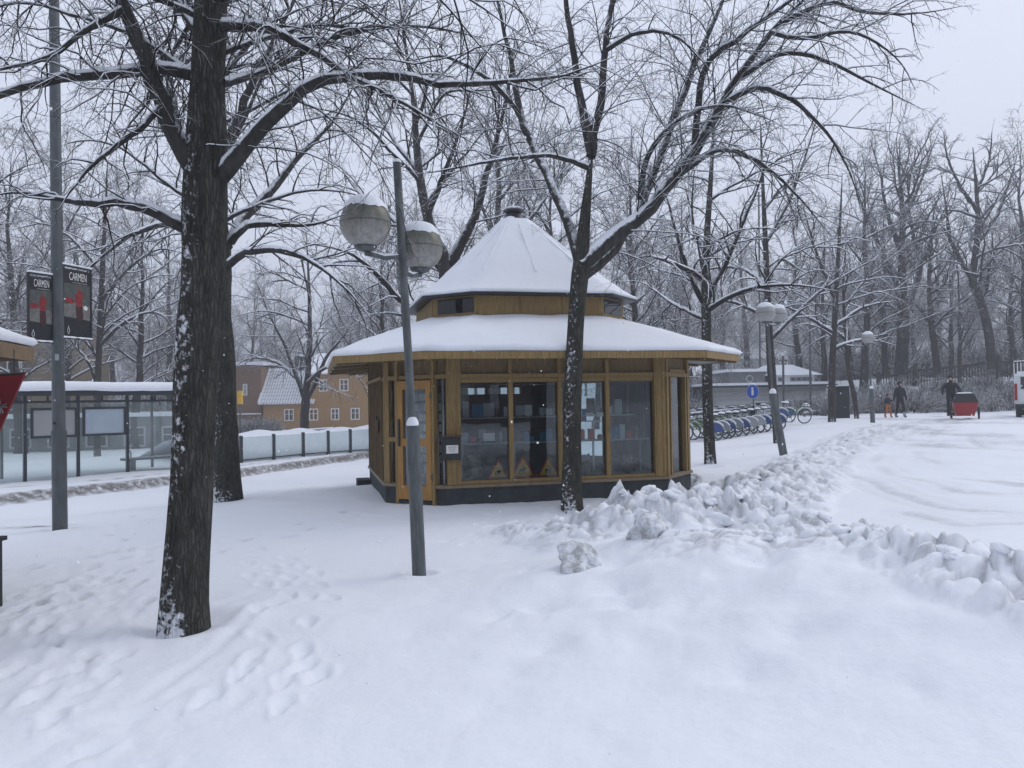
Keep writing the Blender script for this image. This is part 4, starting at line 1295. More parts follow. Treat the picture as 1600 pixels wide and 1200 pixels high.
def ochre_house():
    d = 74.0
    def X(px): return at(px, 640, d)[0]
    def Z(py, px=490): return at(px, py, d)[2]
    x0, x1, xm = X(411), X(577), X(478)
    zg = float(terrain(x0, d)) - .5
    g = empty('ochre_house', (x0, d, zg), 0, 'salmon ochre wooden house with snowy tiled roof behind the tram stop', 'house')
    ze_l, ze_r = Z(629), Z(585)
    # lower left volume and taller right volume
    MB().box(((x0 + xm) / 2, d + 4, (ze_l + zg) / 2), (xm - x0, 8, ze_l - zg)).build('wall', M['house'], g, True)
    MB().box(((xm + x1) / 2, d + 4.01, (ze_r + zg) / 2), (x1 - xm, 8, ze_r - zg)).build('wall', M['house'], g, True)
    f = lambda s, z, o: (s, d - o, z)
    for px, wpx in ((444, 15), (483, 14), (517, 13), (548, 14)):
        window(g, X(px), Z(657), X(px + wpx) - X(px), Z(638.5) - Z(657), f)
    for px, wpx in ((499, 13), (531, 14)):
        window(g, X(px), Z(612), X(px + wpx) - X(px), Z(593) - Z(612), f)
    # tiled roof: courses and columns of tiles as geometry
    zt = Z(572); run = 3.6
    mb = MB(); nx, ny = 21, 10; dx = (xm + .9 - x0 + .3) / nx
    for i in range(nx):
        for j in range(ny):
            t0, t1 = (j + .03) / ny, (j + .86) / ny; xx = x0 - .3 + i * dx
            ya, yb = d - .35 + run * t0, d - .35 + run * t1
            za, zb = ze_l + .0 + (zt - ze_l) * t0, ze_l + .0 + (zt - ze_l) * t1
            mb.hexa([(xx, ya, za - .12), (xx + dx * .74, ya, za - .12), (xx + dx * .74, yb, zb - .12), (xx, yb, zb - .12),
                     (xx, ya, za + .05), (xx + dx * .74, ya, za + .05), (xx + dx * .74, yb, zb + .04), (xx, yb, zb + .04)])
    o = mb.build('tiles', M['snow_roof'], g, True); o['kind'] = 'stuff'
    mb = MB(); mb.hexa([(x0 - .3, d - .3, ze_l - .12), (xm + .5, d - .3, ze_l - .12), (xm + .5, d + 8, ze_l - .12), (x0 - .3, d + 8, ze_l - .12),
                        (x0 - .3, d - .28, ze_l - .06), (xm + .5, d - .28, ze_l - .06), (xm + .5, d + 3.2, zt - .08), (x0 - .3, d + 3.2, zt - .08)]); mb.build('roof', M['hut'], g, True)
    mb = MB(); mb.bar((x0 - .32, d - .36, ze_l), (x0 - .32, d - .36 + run, zt + .05), .12, .3); mb.build('verge_board', M['white'], g, True)
    mb = MB(); mb.hexa([(xm - .0, d - .4, ze_r), (x1 + .5, d - .4, ze_r), (x1 + .5, d + 8, ze_r), (xm, d + 8, ze_r),
                        (xm - .0, d - .38, ze_r + .15), (x1 + .5, d - .38, ze_r + .15), (x1 + .5, d + 4, ze_r + 2.2), (xm, d + 4, ze_r + 2.2)]); mb.build('roof_snow', M['snow_roof'], g, True)
    cx = X(455); mb = MB(); mb.box((cx, d + 3.4, zt + .3), (.9, .9, 1.6)); ch = mb.build('chimney', M['hut'], g, True)
    mb = MB(); mb.box((cx, d + 3.4, zt + 1.2), (1.0, 1.0, .2)); mb.build('chimney_snow', M['snow_roof'], g, True)
    mb = MB(); mb.tube([(x0 - .05, d - .1, ze_l), (x0 - .05, d - .1, zg)], .08, 8); mb.build('downpipe', M['brown'], g, True)
    mb = MB()
    for k in range(60):
        x = x0 + (x1 - x0) * k / 60; top = ze_l if x < xm else ze_r
        mb.box((x, d - .012, (top + zg) / 2), (.05, .024, top - zg - .02))
    o = mb.build('board_battens', M['house'], g, True); o['kind'] = 'stuff'
    # dark annex to the left
    xa = X(366); d2 = d + .5
    q = empty('brown_annex', (xa, d2, zg), 0, 'brown rendered building joined left of the ochre house', 'house')
    zt2 = Z(570); xe = x0 - .3
    MB().box(((xa + xe) / 2, d2 + 3, (zt2 + zg) / 2), (xe - xa, 6, zt2 - zg)).build('wall', M['house_dark'], q, True)
    MB().box(((xa + xe) / 2, d2 - .1, Z(645)), (xe - xa, .2, .12)).build('ledge', M['snow'], q, True)
    f2 = lambda s, z, o: (s, d2 - o, z)
    window(q, X(377), Z(616), X(384) - X(377), Z(598) - Z(616), f2)
    MB().box(((xa + xe) / 2, d2 + 3, zt2 + .25), (xe - xa + .6, 6.6, .3)).build('roof_snow', M['snow_roof'], q, True)
    p = at(375, 621, 60.0)
    s = empty('yellow_sign', (p[0], 60, float(terrain(p[0], 60))), 0, 'yellow sign box on a post beside the second trunk', 'sign')
    MB().box((p[0], 60, p[2]), (.36, .2, 1.0)).build('sign_box', M['yellow'], s, True)
    mb = MB(); mb.tube([(p[0], 60, float(terrain(p[0], 60)) - .2), (p[0], 60, p[2] - .5)], .06, 8); mb.build('post', M['steel'], s, True)
ochre_house()

def left_apartments():
    d = 52.0
    x0, x1 = at(-120, 600, d)[0], at(50, 600, d)[0]
    z0 = float(terrain(x1, d)) - .5
    g = empty('apartment_building', (x0, d, z0), 0, 'yellow apartment block with snowy balconies behind the left stall', 'building')
    zt = at(30, 500, d)[2]
    MB().box(((x0 + x1) / 2, d + 5, (zt + z0) / 2), (x1 - x0, 10, zt - z0)).build('wall', M['yellow_wall'], g, True)
    f = lambda s, z, o: (s, d - o, z)
    for fl in range(3):
        for k in range(6):
            xs = x0 + .8 + k * 1.55
            if xs + 1 < x1: window(g, xs, .9 + fl * 2.6, 1.0, 1.3, f)
    for fl in range(1, 3):
        zb = .55 + fl * 2.45
        MB().box(((x0 + x1) / 2 - .3, d - .6, zb), (x1 - x0 - .8, 1.2, .14)).build('balcony_floor', M['yellow_wall'], g, True)
        MB().box(((x0 + x1) / 2 - .3, d - .62, zb + .11), (x1 - x0 - .8, 1.22, .07)).build('balcony_snow', M['snow'], g, True)
        mb = MB(); mb.box(((x0 + x1) / 2 - .3, d - 1.15, zb + 1.05), (x1 - x0 - .8, .05, .05))
        for k in range(14):
            xx = x0 + .2 + (x1 - x0 - .9) * k / 13
            mb.box((xx, d - 1.15, zb + .58), (.04, .04, .9))
            if k < 13:
                xn = x0 + .2 + (x1 - x0 - .9) * (k + 1) / 13
                mb.bar((xx, d - 1.15, zb + .2), (xn, d - 1.15, zb + .95), .02, .02); mb.bar((xx, d - 1.16, zb + .95), (xn, d - 1.16, zb + .2), .02, .02)
        mb.build('balcony_rail', M['hut'], g, True)
        MB().box(((x0 + x1) / 2 - .3, d - 1.15, zb + 1.11), (x1 - x0 - .8, .08, .06)).build('rail_snow', M['snow'], g, True)
    MB().box(((x0 + x1) / 2, d + 5, zt + .25), (x1 - x0 + .8, 10.8, .35)).build('roof_snow', M['snow_roof'], g, True)
    # low grey wall/building seen through the shelter glass
    d = 40; x0, x1 = at(-60, 600, d)[0], at(300, 600, d)[0]; zb = -1.2; zt = at(150, 652, d)[2]
    g = empty('low_pavilion', (x0, d, zb), 0, 'low grey pavilion seen through the tram shelter glass', 'building')
    MB().box(((x0 + x1) / 2, d + 2, (zt + zb) / 2), (x1 - x0, 4, zt - zb)).build('wall', M['greywall'], g, True)
    f = lambda s, z, o: (s, d - o, z)
    k = 0; s = x0 + .5
    while s + 1.2 < x1: window(g, s, zb + .9, 1.1, 1.0, f, 'lightwall'); s += 1.9
    MB().box(((x0 + x1) / 2, d + 2, zt + .1), (x1 - x0 + .4, 4.6, .2)).build('roof_snow', M['snow_roof'], g, True)
left_apartments()

def right_buildings():
    d = 52.0
    def P(px, py): return at(px, py, d)
    x0, x1 = P(1105, 640)[0], P(1292, 640)[0]
    zg = float(terrain(x1, d)) - .8; zt = P(1180, 605)[2]
    g = empty('white_pavilion', (x0, d, zg), 0, 'low grey building with white upper storey behind the bicycles', 'building')
    MB().box(((x0 + x1) / 2, d + 5, (zt + zg) / 2), (x1 - x0, 10, zt - zg)).build('wall', M['palewall'], g, True)
    MB().box(((x0 + x1) / 2, d + 4.6, zt + .06), (x1 - x0 + .8, 11, .12)).build('roof_edge', M['hut'], g, True)
    MB().box(((x0 + x1) / 2, d + 4.6, zt + .2), (x1 - x0 + .8, 11, .16)).build('roof_snow', M['snow_roof'], g, True)
    for k, py in enumerate((612, 618, 624)):
        MB().box(((x0 + x1) / 2, d - .03, P(1200, py)[2]), (x1 - x0, .06, .10)).build('ledge', M['lightwall'], g, True)
    f = lambda s, z, o: (s, d - o, z)
    for px, w_, ya, yb in ((1178, 22, 662, 627), (1229, 11, 655, 624), (1246, 13, 655, 624)):
        window(g, P(px, 640)[0], P(px, ya)[2], P(px + w_, 640)[0] - P(px, 640)[0], P(px, yb)[2] - P(px, ya)[2], f, 'white', False)
    # upper storey, right half
    d2 = d + 3; xa, xb = at(1205, 600, d2)[0], at(1272, 600, d2)[0]; za, zb = zt + .25, at(1240, 586, d2)[2]
    MB().box(((xa + xb) / 2, d2 + 3, (za + zb) / 2), (xb - xa, 6, zb - za)).build('upper_wall', M['white'], g, True)
    f2 = lambda s, z, o: (s, d2 - o, z)
    for px in (1216, 1235, 1244, 1253, 1261): window(g, at(px, 600, d2)[0], za + .15, .36, zb - za - .3, f2, 'greywall', False)
    zc = at(1240, 570, d2 + 3)[2]
    mb = MB(); mb.hexa([(xa - .5, d2 - .4, zb), (xb + .5, d2 - .4, zb), (xb + .5, d2 + 6.4, zb), (xa - .5, d2 + 6.4, zb),
                        (xa + .6, d2 + 2.6, zc), (xb - .6, d2 + 2.6, zc), (xb - .6, d2 + 3.4, zc), (xa + .6, d2 + 3.4, zc)]); mb.build('hip_roof_snow', M['snow_roof'], g, True)
    # upper storey, left: darker box with round ornament
    xa, xb = at(1140, 600, d2)[0], at(1196, 600, d2)[0]; zb = at(1170, 581, d2)[2]
    MB().box(((xa + xb) / 2, d2 + 3, (za + zb) / 2), (xb - xa, 6, zb - za)).build('upper_wall', M['greywall'], g, True)
    MB().box(((xa + xb) / 2, d2 + 3, zb + .1), (xb - xa + .6, 6.6, .2)).build('upper_roof_snow', M['snow_roof'], g, True)
    q = at(1171, 592, d2 - .05); mb = MB(); mb.wheel((q[0], q[1], q[2]), .22, .06, 18, 6); mb.build('ornament', M['lightwall'], g, True)
    # far grey slab behind
    d3 = 90; xa, xb = at(1150, 600, d3)[0], at(1216, 600, d3)[0]; zt3 = at(1180, 560, d3)[2]
    h = empty('far_hall', (xa, d3, 0), 0, 'pale grey flat hall far behind the white pavilion', 'building')
    MB().box(((xa + xb) / 2, d3 + 5, zt3 / 2), (xb - xa, 10, zt3)).build('wall', M['lightwall'], h, True)
    MB().box(((xa + xb) / 2, d3 + 5, zt3 + .15), (xb - xa + .6, 10.6, .3)).build('roof_snow', M['snow_roof'], h, True)
    # ramp wall with snowy rail, right of the building
    a = at(1255, 648, 46); b = at(1296, 640, 46)
    h = empty('ramp_rail', (a[0], a[1], gz(a[0], a[1])), 0, 'sloping snowy ramp rail right of the bicycles', 'railing')
    mb = MB(); mb.bar(a, b, .1, .12); mb.build('rail', M['hut'], h, True)
    mb = MB(); mb.bar(a + (0, 0, .11), b + (0, 0, .11), .12, .10); mb.build('rail_snow', M['snow'], h, True)
    for t in (.05, .5, .95):
        q = a + (b - a) * t; mb = MB(); mb.tube([(q[0], q[1], gz(q[0], q[1]) - .2), q], .04, 6); mb.build('post', M['hut'], h, True)
    # dark hut
    d4 = 40; a, b = at(1304, 650, d4), at(1328, 650, d4); zt4 = at(1316, 605, d4)[2]; zb4 = gz(a[0], d4) - .1
    h = empty('dark_hut', ((a[0] + b[0]) / 2, d4, zb4), 0, 'small black cabinet hut with snow on its lid among trees', 'hut')
    wd = b[0] - a[0]
    MB().box((0, .4, (zt4 - zb4) / 2), (wd, .8, zt4 - zb4)).build('body', M['hut'], h)
    MB().box((0, .35, zt4 - zb4 + .025), (wd + .12, .95, .05)).build('lid', M['hut'], h)
    MB().box((0, .35, zt4 - zb4 + .08), (wd + .08, .9, .06)).build('lid_snow', M['snow'], h)
    MB().box((0, -.02, (zt4 - zb4) * .5), (wd * .85, .03, (zt4 - zb4) * .85)).build('door', M['hut'], h)
    # blue bicycle sign
    d5 = 33; c = at(1176, 612, d5)
    zb5 = gz(c[0], c[1])
    s = empty('blue_sign', (c[0], c[1], zb5), R(-50), 'round blue road sign on a pole above the bicycles', 'sign')
    hh = c[2] - zb5
    mb = MB(); mb.tube([(0, .04, -.1), (0, .04, hh + .3)], .03, 10); mb.build('pole', M['steel'], s)
    mb = MB(); mb.add([(.30 * math.cos(a), 0, hh + .30 * math.sin(a)) for a in np.linspace(0, math.tau, 25)[:-1]] + [(.30 * math.cos(a), .012, hh + .30 * math.sin(a)) for a in np.linspace(0, math.tau, 25)[:-1]],
        [tuple(range(24)), tuple(reversed(range(24, 48)))] + [(i + 24, (i + 1) % 24 + 24, (i + 1) % 24, i) for i in range(24)]); mb.build('disc', M['blue'], s)
    mb = MB(); mb.wheel((0, -.001, hh), .285, .008, 24, 4); mb.build('rim', M['white'], s)
    mb = MB(); mb.box((0, -.01, hh - .03), (.10, .008, .24)); mb.ball((0, -.012, hh + .14), .05, 8, 6); mb.build('symbol', M['white'], s)
    mb = MB(); mb.ball((0, 0, hh + .29), .12, 10, 5, .5, 0, 1); mb.build('sign_snow', M['snow'], s)
    MB().box((0, -.01, hh - .85), (.22, .03, .4)).build('lower_plate', M['hut'], s)
    # thin poles in the background
    for px, yb, yt, dd, lb in ((1225, 660, 556, 50, 'thin bare pole rising over the white pavilion roof'), (1267, 668, 500, 46, 'taller grey utility pole right of the white pavilion'), (1187, 600, 300, 60, 'slim far mast above the grey roof')):
        q = at(px, yb, dd); t = at(px - 1.5, yt, dd)
        h = empty('utility_pole', (q[0], q[1], min(q[2], gz(q[0], q[1])) - .1), 0, lb, 'pole', 'thin poles behind the park')
        mb = MB(); mb.tube([(q[0], q[1], gz(q[0], q[1]) - .2), t], .07, 8); mb.build('shaft', M['steel'], h, True)
        mb = MB(); mb.box(t + np.array([0, 0, -.3]), (.5, .08, .08)); mb.build('cross_arm', M['steel'], h, True)
right_buildings()

# ------------------------------------------------------------------ bicycles
def make_bike(green=True, guard='bikeblue'):
    g = empty('city_bicycle', (0, 0, 0), 0)
    r = .33
    def wheel(x, nm):
        mb = MB(); mb.wheel((x, 0, r), r - .02, .022, 26, 6); wo_ = mb.build('wheel', M['rubber'], g)
        mb = MB(); mb.wheel((x, 0, r), r - .045, .010, 26, 4); mb.build('rim', M['alu'], wo_)
        mb = MB()
        for k in range(10):
            a = k * math.pi / 5; mb.bar((x, 0, r), (x + (r - .05) * math.cos(a), 0, r + (r - .05) * math.sin(a)), .005, .005, (0, 1, 0))
        mb.tube([(x, -.05, r), (x, .05, r)], .028, 8); mb.build('spokes', M['alu'], wo_)
    wheel(-.55, 'r'); wheel(.55, 'f')
    mb = MB()
    for a, b, q in (((-.55, .0, .33), (-.12, 0, .30), .014), ((-.12, 0, .30), (-.28, 0, .80), .018), ((-.12, 0, .30), (.36, 0, .74), .024), ((-.20, 0, .55), (.37, 0, .80), .018),
                    ((-.55, 0, .33), (-.26, 0, .72), .012), ((.34, 0, .92), (.55, 0, .33), .018)): mb.tube([a, b], q, 8)
    mb.build('frame', M['bikegreen'] if green else M['alu'], g)
    mb = MB(); mb.tube([(-.08, -.28, .99), (.28 - .1, -.30, 1.0), (.31, -.1, 1.0), (.31, .1, 1.0), (.28 - .1, .30, 1.0), (-.08 + .0, .28, .99)], .012, 8); mb.tube([(.34, 0, .9), (.31, 0, 1.0)], .016, 8)
    mb.build('handlebar', M['black'], g)
    mb = MB(); mb.tube([(-.28, 0, .78), (-.30, 0, .92)], .014, 8); mb.box((-.32, 0, .94), (.26, .16, .05)); s_ = mb.build('saddle', M['black'], g)
    mb = MB(); mb.ball((-.32, 0, .96), .14, 12, 6, .6, 0, 1); mb.build('saddle_snow', M['snow'], s_)
    # skirt guard: half disc over the rear wheel
    for sy in (-1, 1):
        vs = [(-.55, sy * .045, r)]; vs += [(-.55 + .36 * math.cos(a), sy * .045, r + .36 * math.sin(a)) for a in np.linspace(R(10), R(170), 15)]
        n = len(vs); vs2 = [(x, y + sy * .006, z) for x, y, z in vs]
        mb = MB(); mb.add(vs + vs2, [tuple(range(n)), tuple(reversed(range(n, 2 * n)))] + [(i, (i + 1) % n, (i + 1) % n + n, i + n) for i in range(n)]); mb.build('skirt_guard', M[guard], g)
    for cx in (-.55, .55):
        mb = MB(); mb.tube([(cx + .375 * math.cos(a), 0, r + .375 * math.sin(a)) for a in np.linspace(R(15), R(165), 12)], .03, 6); m_ = mb.build('mudguard', M['alu'], g)
        mb = MB(); mb.tube([(cx + .41 * math.cos(a), 0, r + .415 * math.sin(a)) for a in np.linspace(R(35), R(145), 10)], .03, 6); mb.build('mudguard_snow', M['snow'], m_)
    mb = MB()
    for z in (.78, .88, .98):
        mb.wheel((0, 0, 0), .001, .001, 3, 3) if False else None
        for a, b in (((.45, -.17, z), (.75, -.17, z)), ((.45, .17, z), (.75, .17, z)), ((.45, -.17, z), (.45, .17, z)), ((.75, -.17, z), (.75, .17, z))): mb.bar(a, b, .012, .012)
    for x in (.45, .6, .75):
        for y in (-.17, .17): mb.bar((x, y, .78), (x, y, .98), .01, .01)
    mb.box((.6, 0, .775), (.3, .34, .015)); b_ = mb.build('basket', M['black'], g)
    mb = MB(); mb.ball((.6, 0, .80), .17, 12, 6, .8, 0, 1); mb.build('basket_snow', M['snow'], b_)
    mb = MB(); mb.tube([(-.12, -.06, .3), (-.05, -.08, .18)], .01, 6); mb.tube([(-.12, .06, .3), (-.19, .08, .42)], .01, 6); mb.box((-.03, -.13, .17), (.09, .1, .02)); mb.box((-.2, .13, .43), (.09, .1, .02)); mb.lathe((-.12, 0, .29), [(.09, 0), (.09, .02)], 12)
    mb.build('pedals', M['black'], g)
    return g
bike_a = make_bike(True); bike_b = make_bike(True, 'alu'); bike_c = make_bike(False, 'bikeblue'); bused = {}
spots = []
for i in range(10):
    t = i / 9; px = 1093 + (1194 - 1093) * t; py = 688 + (672 - 688) * t
    spots.append((px, py, 0))
for i in range(9):
    t = i / 8; spots.append((1085 + 130 * t, 668 - 8 * t, 1))
ordw = ['first', 'second', 'third', 'fourth', 'fifth', 'sixth', 'seventh', 'eighth', 'ninth', 'tenth']
for k, (px, py, row) in enumerate(spots):
    p = ground_at(px, py)
    src = [bike_a, bike_b, bike_c, bike_b, bike_a, bike_b, bike_b, bike_c, bike_a, bike_c][k % 10]
    b = src if src.name not in bused else copy_tree(src)
    bused[src.name] = 1
    py += random.uniform(-2, 2); px += random.uniform(-4, 4)
    b.location = (p[0], p[1], gz(p[0], p[1]) - .02)
    b.rotation_euler = (0, 0, R(152 + random.uniform(-10, 10)) if row == 0 else R(150 + random.uniform(-8, 8)))
    tag(b, ('green and blue hire bicycle, %s from the kiosk in front row' if row == 0 else 'snow buried bicycle, %s from the kiosk in back row') % ordw[k if row == 0 else k - 10], 'bicycle', 'hire bicycles in the rack')
rk0, rk1 = ground_at(1080, 672), ground_at(1216, 658)
g = empty('bicycle_rack', rk0, 0, 'long low bicycle rack rail under snow', 'bicycle rack')
a, b = Vector(rk0), Vector(rk1); a.z += .75; b.z += .75
mb = MB(); mb.tube([a, b], .03, 8); mb.build('rail', M['hut'], g, True)
mb = MB(); mb.tube([a + Vector((0, 0, .05)), b + Vector((0, 0, .05))], .04, 8); mb.build('rail_snow', M['snow'], g, True)
for k in range(12):
    q = a.lerp(b, (k + .5) / 12); mb = MB(); mb.bar((q.x, q.y, q.z - .9), (q.x + .2, q.y - .25, q.z - .05), .03, .03); mb.build('prop', M['hut'], g, True)
# one bicycle leaning alone at the ramp: wheel side on
p = ground_at(1238, 664); b = copy_tree(bike_a); b.location = (p[0], p[1], p[2] + .05); b.rotation_euler = (R(8), 0, R(4))
tag(b, 'single snow rimmed bicycle standing side on right of the rack', 'bicycle')

# ------------------------------------------------------------------ people
def skin_body(name, joints, edges, mat, parent, lv=2):
    me = bpy.data.meshes.new(name); me.from_pydata([j[:3] for j in joints], edges, []); me.update()
    o = bpy.data.objects.new(name, me); col.objects.link(o); o.parent = parent; me.materials.append(mat)
    md = o.modifiers.new('skin', 'SKIN')
    for i, j in enumerate(joints):
        r_ = j[3]; me.skin_vertices[0].data[i].radius = r_ if isinstance(r_, tuple) else (r_, r_)
    me.skin_vertices[0].data[0].use_root = True
    md.use_smooth_shade = True
    sb = o.modifiers.new('sub', 'SUBSURF'); sb.levels = lv; sb.render_levels = lv
    return o

def person(loc, rz, H, label, top, legs, boots, bag=None, pose='walk', hat='coat', skirt=False, group=None, arms=None):
    g = empty('person', loc, rz, label, 'person', group)
    s = H / 1.75
    def S(x, y, z, r): return (x * s, y * s, z * s, r * s if not isinstance(r, tuple) else tuple(q * s for q in r))
    fl, fr = (.16, -.20) if pose == 'walk' else (.05, -.03)
    A = arms or {1: ((.24, .02, 1.12), (.26, -.03, .86)), -1: ((-.24, -.04, 1.12), (-.25, .08, .87))}
    J = [S(0, 0, .95, (.17, .12)), S(0, 0, 1.15, (.165, .115)), S(0, .01, 1.36, (.17, .11)), S(0, 0, 1.46, (.07, .07)), S(0, -.01, 1.54, .058)]
    E = [(0, 1), (1, 2), (2, 3), (3, 4)]
    J += [S(0, -.015, 1.63, (.085, .10)), S(0, -.01, 1.72, (.072, .085))]; E += [(4, 5), (5, 6)]
    for q in (1, -1):
        b = len(J); e, h = A[q]
        J += [S(q * .19, 0, 1.40, .065), S(*e, .052), S(*h, .038), S(h[0], h[1] - .02, h[2] - .09, .032)]
        E += [(2, b), (b, b + 1), (b + 1, b + 2), (b + 2, b + 3)]
    for q, fw in ((1, fl), (-1, fr)):
        b = len(J)
        J += [S(q * .10, -.01, .86, .10), S(q * .105, -fw * .55 - (.05 if fw < 0 else .02), .48, .068), S(q * .105, -fw, .10, .045), S(q * .11, -fw - .15, .035, .038)]
        E += [(0, b), (b, b + 1), (b + 1, b + 2), (b + 2, b + 3)]
    skin_body('body', J, E, M[legs], g)
    # coat
    CJ = [S(0, 0, .86, (.20, .15)), S(0, 0, 1.12, (.195, .14)), S(0, .01, 1.36, (.20, .135)), S(0, 0, 1.47, (.10, .09))]
    CE = [(0, 1), (1, 2), (2, 3)]
    for q in (1, -1):
        b = len(CJ); e, h = A[q]
        CJ += [S(q * .20, 0, 1.39, .085), S(*e, .07), S(*h, .055)]; CE += [(2, b), (b, b + 1), (b + 1, b + 2)]
    skin_body('jacket', CJ, CE, M[top], g)
    mb = MB(); mb.ball((0, .0, 1.665 * s), .112 * s, 16, 10, 1.15, -.2, 1); mb.build('hat', M[hat], g)
    mb = MB(); mb.ball((0, -.085 * s, 1.62 * s), .065 * s, 12, 8, 1.1); mb.build('face', M['skin'], g)
    for q, fw in ((1, fl), (-1, fr)):
        mb = MB(); mb.tube([(q * .105 * s, -fw * s, .28 * s), (q * .105 * s, -fw * s, .07 * s)], [.065 * s, .055 * s], 12)
        mb.ball((q * .11 * s, (-fw - .06) * s, .05 * s), .075 * s, 12, 8, .7); mb.build('boot', M[boots], g)
    if bag: mb = MB(); mb.box((0, .17 * s, 1.18 * s), (.28 * s, .14 * s, .38 * s)); mb.tube([(-.1 * s, .1 * s, 1.37 * s), (-.1 * s, -.13 * s, 1.3 * s)], .015, 6); mb.build('backpack', M[bag], g)
    return g
p = ground_at(1407, 653)
person((p[0], p[1], gz(p[0], p[1])), R(10), 1.72, 'adult in black coat and pale boots walking beside the child', 'coat', 'coat', 'lightboots', None, 'walk',
       arms={1: ((.30, .03, 1.14), (.34, .0, .92)), -1: ((-.30, -.03, 1.12), (-.36, -.03, .88))})
p = ground_at(1388, 653)
person((p[0], p[1], gz(p[0], p[1])), R(20), 1.15, 'child in navy jacket and orange trousers holding adult hand', 'navy', 'orange', 'orange', 'navy', 'walk', hat='navy',
       arms={1: ((.26, .03, 1.2), (.44, -.02, 1.32)), -1: ((-.30, -.03, 1.25), (-.46, -.05, 1.22))})
p = ground_at(1505, 655); cz = gz(p[0], p[1])
person((p[0] - .38 * math.cos(R(-24)) + .95 * math.sin(R(24)), p[1] + .38 * math.sin(R(24)) + .95 * math.cos(R(24)), cz + .12), R(-24), 1.82, 'rider in black coat standing up behind the red cargo bicycle', 'coat', 'coat', 'coat', 'canopy', 'stand',
       arms={1: ((.32, -.1, 1.18), (.34, -.34, 1.0)), -1: ((-.32, -.1, 1.18), (-.34, -.34, 1.0))})
def cargo_bike():
    g = empty('cargo_bicycle', (p[0], p[1], cz), R(-24), 'red box cargo bicycle with black rain canopy seen end on', 'cargo bicycle')
    g.scale = (.95, .95, .95)
    n = 10
    # box: tapered tub
    mb = MB(); mb.hexa([(-.30, -.42, .16), (.42, -.42, .16), (.42, .48, .16), (-.30, .48, .16), (-.42, -.55, .78), (.58, -.55, .78), (.58, .62, .78), (-.42, .62, .78)]); mb.build('cargo_box', M['cargo_red'], g)
    mb = MB(); mb.hexa([(-.43, -.56, .785), (.59, -.56, .785), (.59, .63, .785), (-.43, .63, .785), (-.25, -.40, 1.2), (.42, -.40, 1.2), (.42, .45, 1.2), (-.25, .45, 1.2)]); mb.build('canopy', M['canopy'], g)
    mb = MB(); mb.hexa([(-.24, -.30, 1.203), (.41, -.30, 1.203), (.41, .40, 1.203), (-.24, .40, 1.203), (-.15, -.2, 1.25), (.3, -.2, 1.25), (.3, .3, 1.25), (-.15, .3, 1.25)]); mb.build('canopy_snow', M['snow'], g)
    for x, y, r in ((-.47, 0, .26), (.64, 0, .26)):
        mb = MB()
        vs = []; fs = []
        for i in range(22):
            a = i * math.tau / 22
            for j in range(6):
                b = j * math.tau / 6; rr = r + .025 * math.cos(b); vs.append((x + .025 * math.sin(b), y + rr * math.cos(a), .27 + rr * math.sin(a)))
        for i in range(22):
            for j in range(6): fs.append((i * 6 + j, i * 6 + (j + 1) % 6, ((i + 1) % 22) * 6 + (j + 1) % 6, ((i + 1) % 22) * 6 + j))
        mb.add(vs, fs, True)
        for k in range(6): a = k * math.pi / 3; mb.bar((x, 0, .27), (x, .25 * math.cos(a), .27 + .25 * math.sin(a)), .01, .01)
        mb.build('wheel', M['rubber'], g)
    mb = MB(); mb.tube([(-.25, .5, .3), (-.38, 1.0, .45), (-.38, 1.5, .33)], .03, 8); mb.tube([(-.38, 1.05, .45), (-.38, 1.1, .85)], .025, 8); mb.build('frame', M['black'], g)
    mb = MB(); mb.box((-.38, 1.12, .88), (.2, .26, .06)); mb.build('saddle', M['black'], g)
    mb = MB(); mb.tube([(-.70, .25, 1.02), (-.38, .35, .98), (-.06, .25, 1.02)], .018, 8); mb.tube([(-.38, .35, .98), (-.3, .5, .6)], .02, 8); mb.build('handlebar', M['black'], g)
    mb = MB(); 
    vs = []; fs = []
    for i in range(22):
        a = i * math.tau / 22
        for j in range(6):
            b = j * math.tau / 6; rr = .3 + .025 * math.cos(b); vs.append((-.38 + .025 * math.sin(b), 1.5 + rr * math.cos(a), .32 + rr * math.sin(a)))
    for i in range(22):
        for j in range(6): fs.append((i * 6 + j, i * 6 + (j + 1) % 6, ((i + 1) % 22) * 6 + (j + 1) % 6, ((i + 1) % 22) * 6 + j))
    mb.add(vs, fs, True); mb.build('wheel', M['rubber'], g)
cargo_bike()

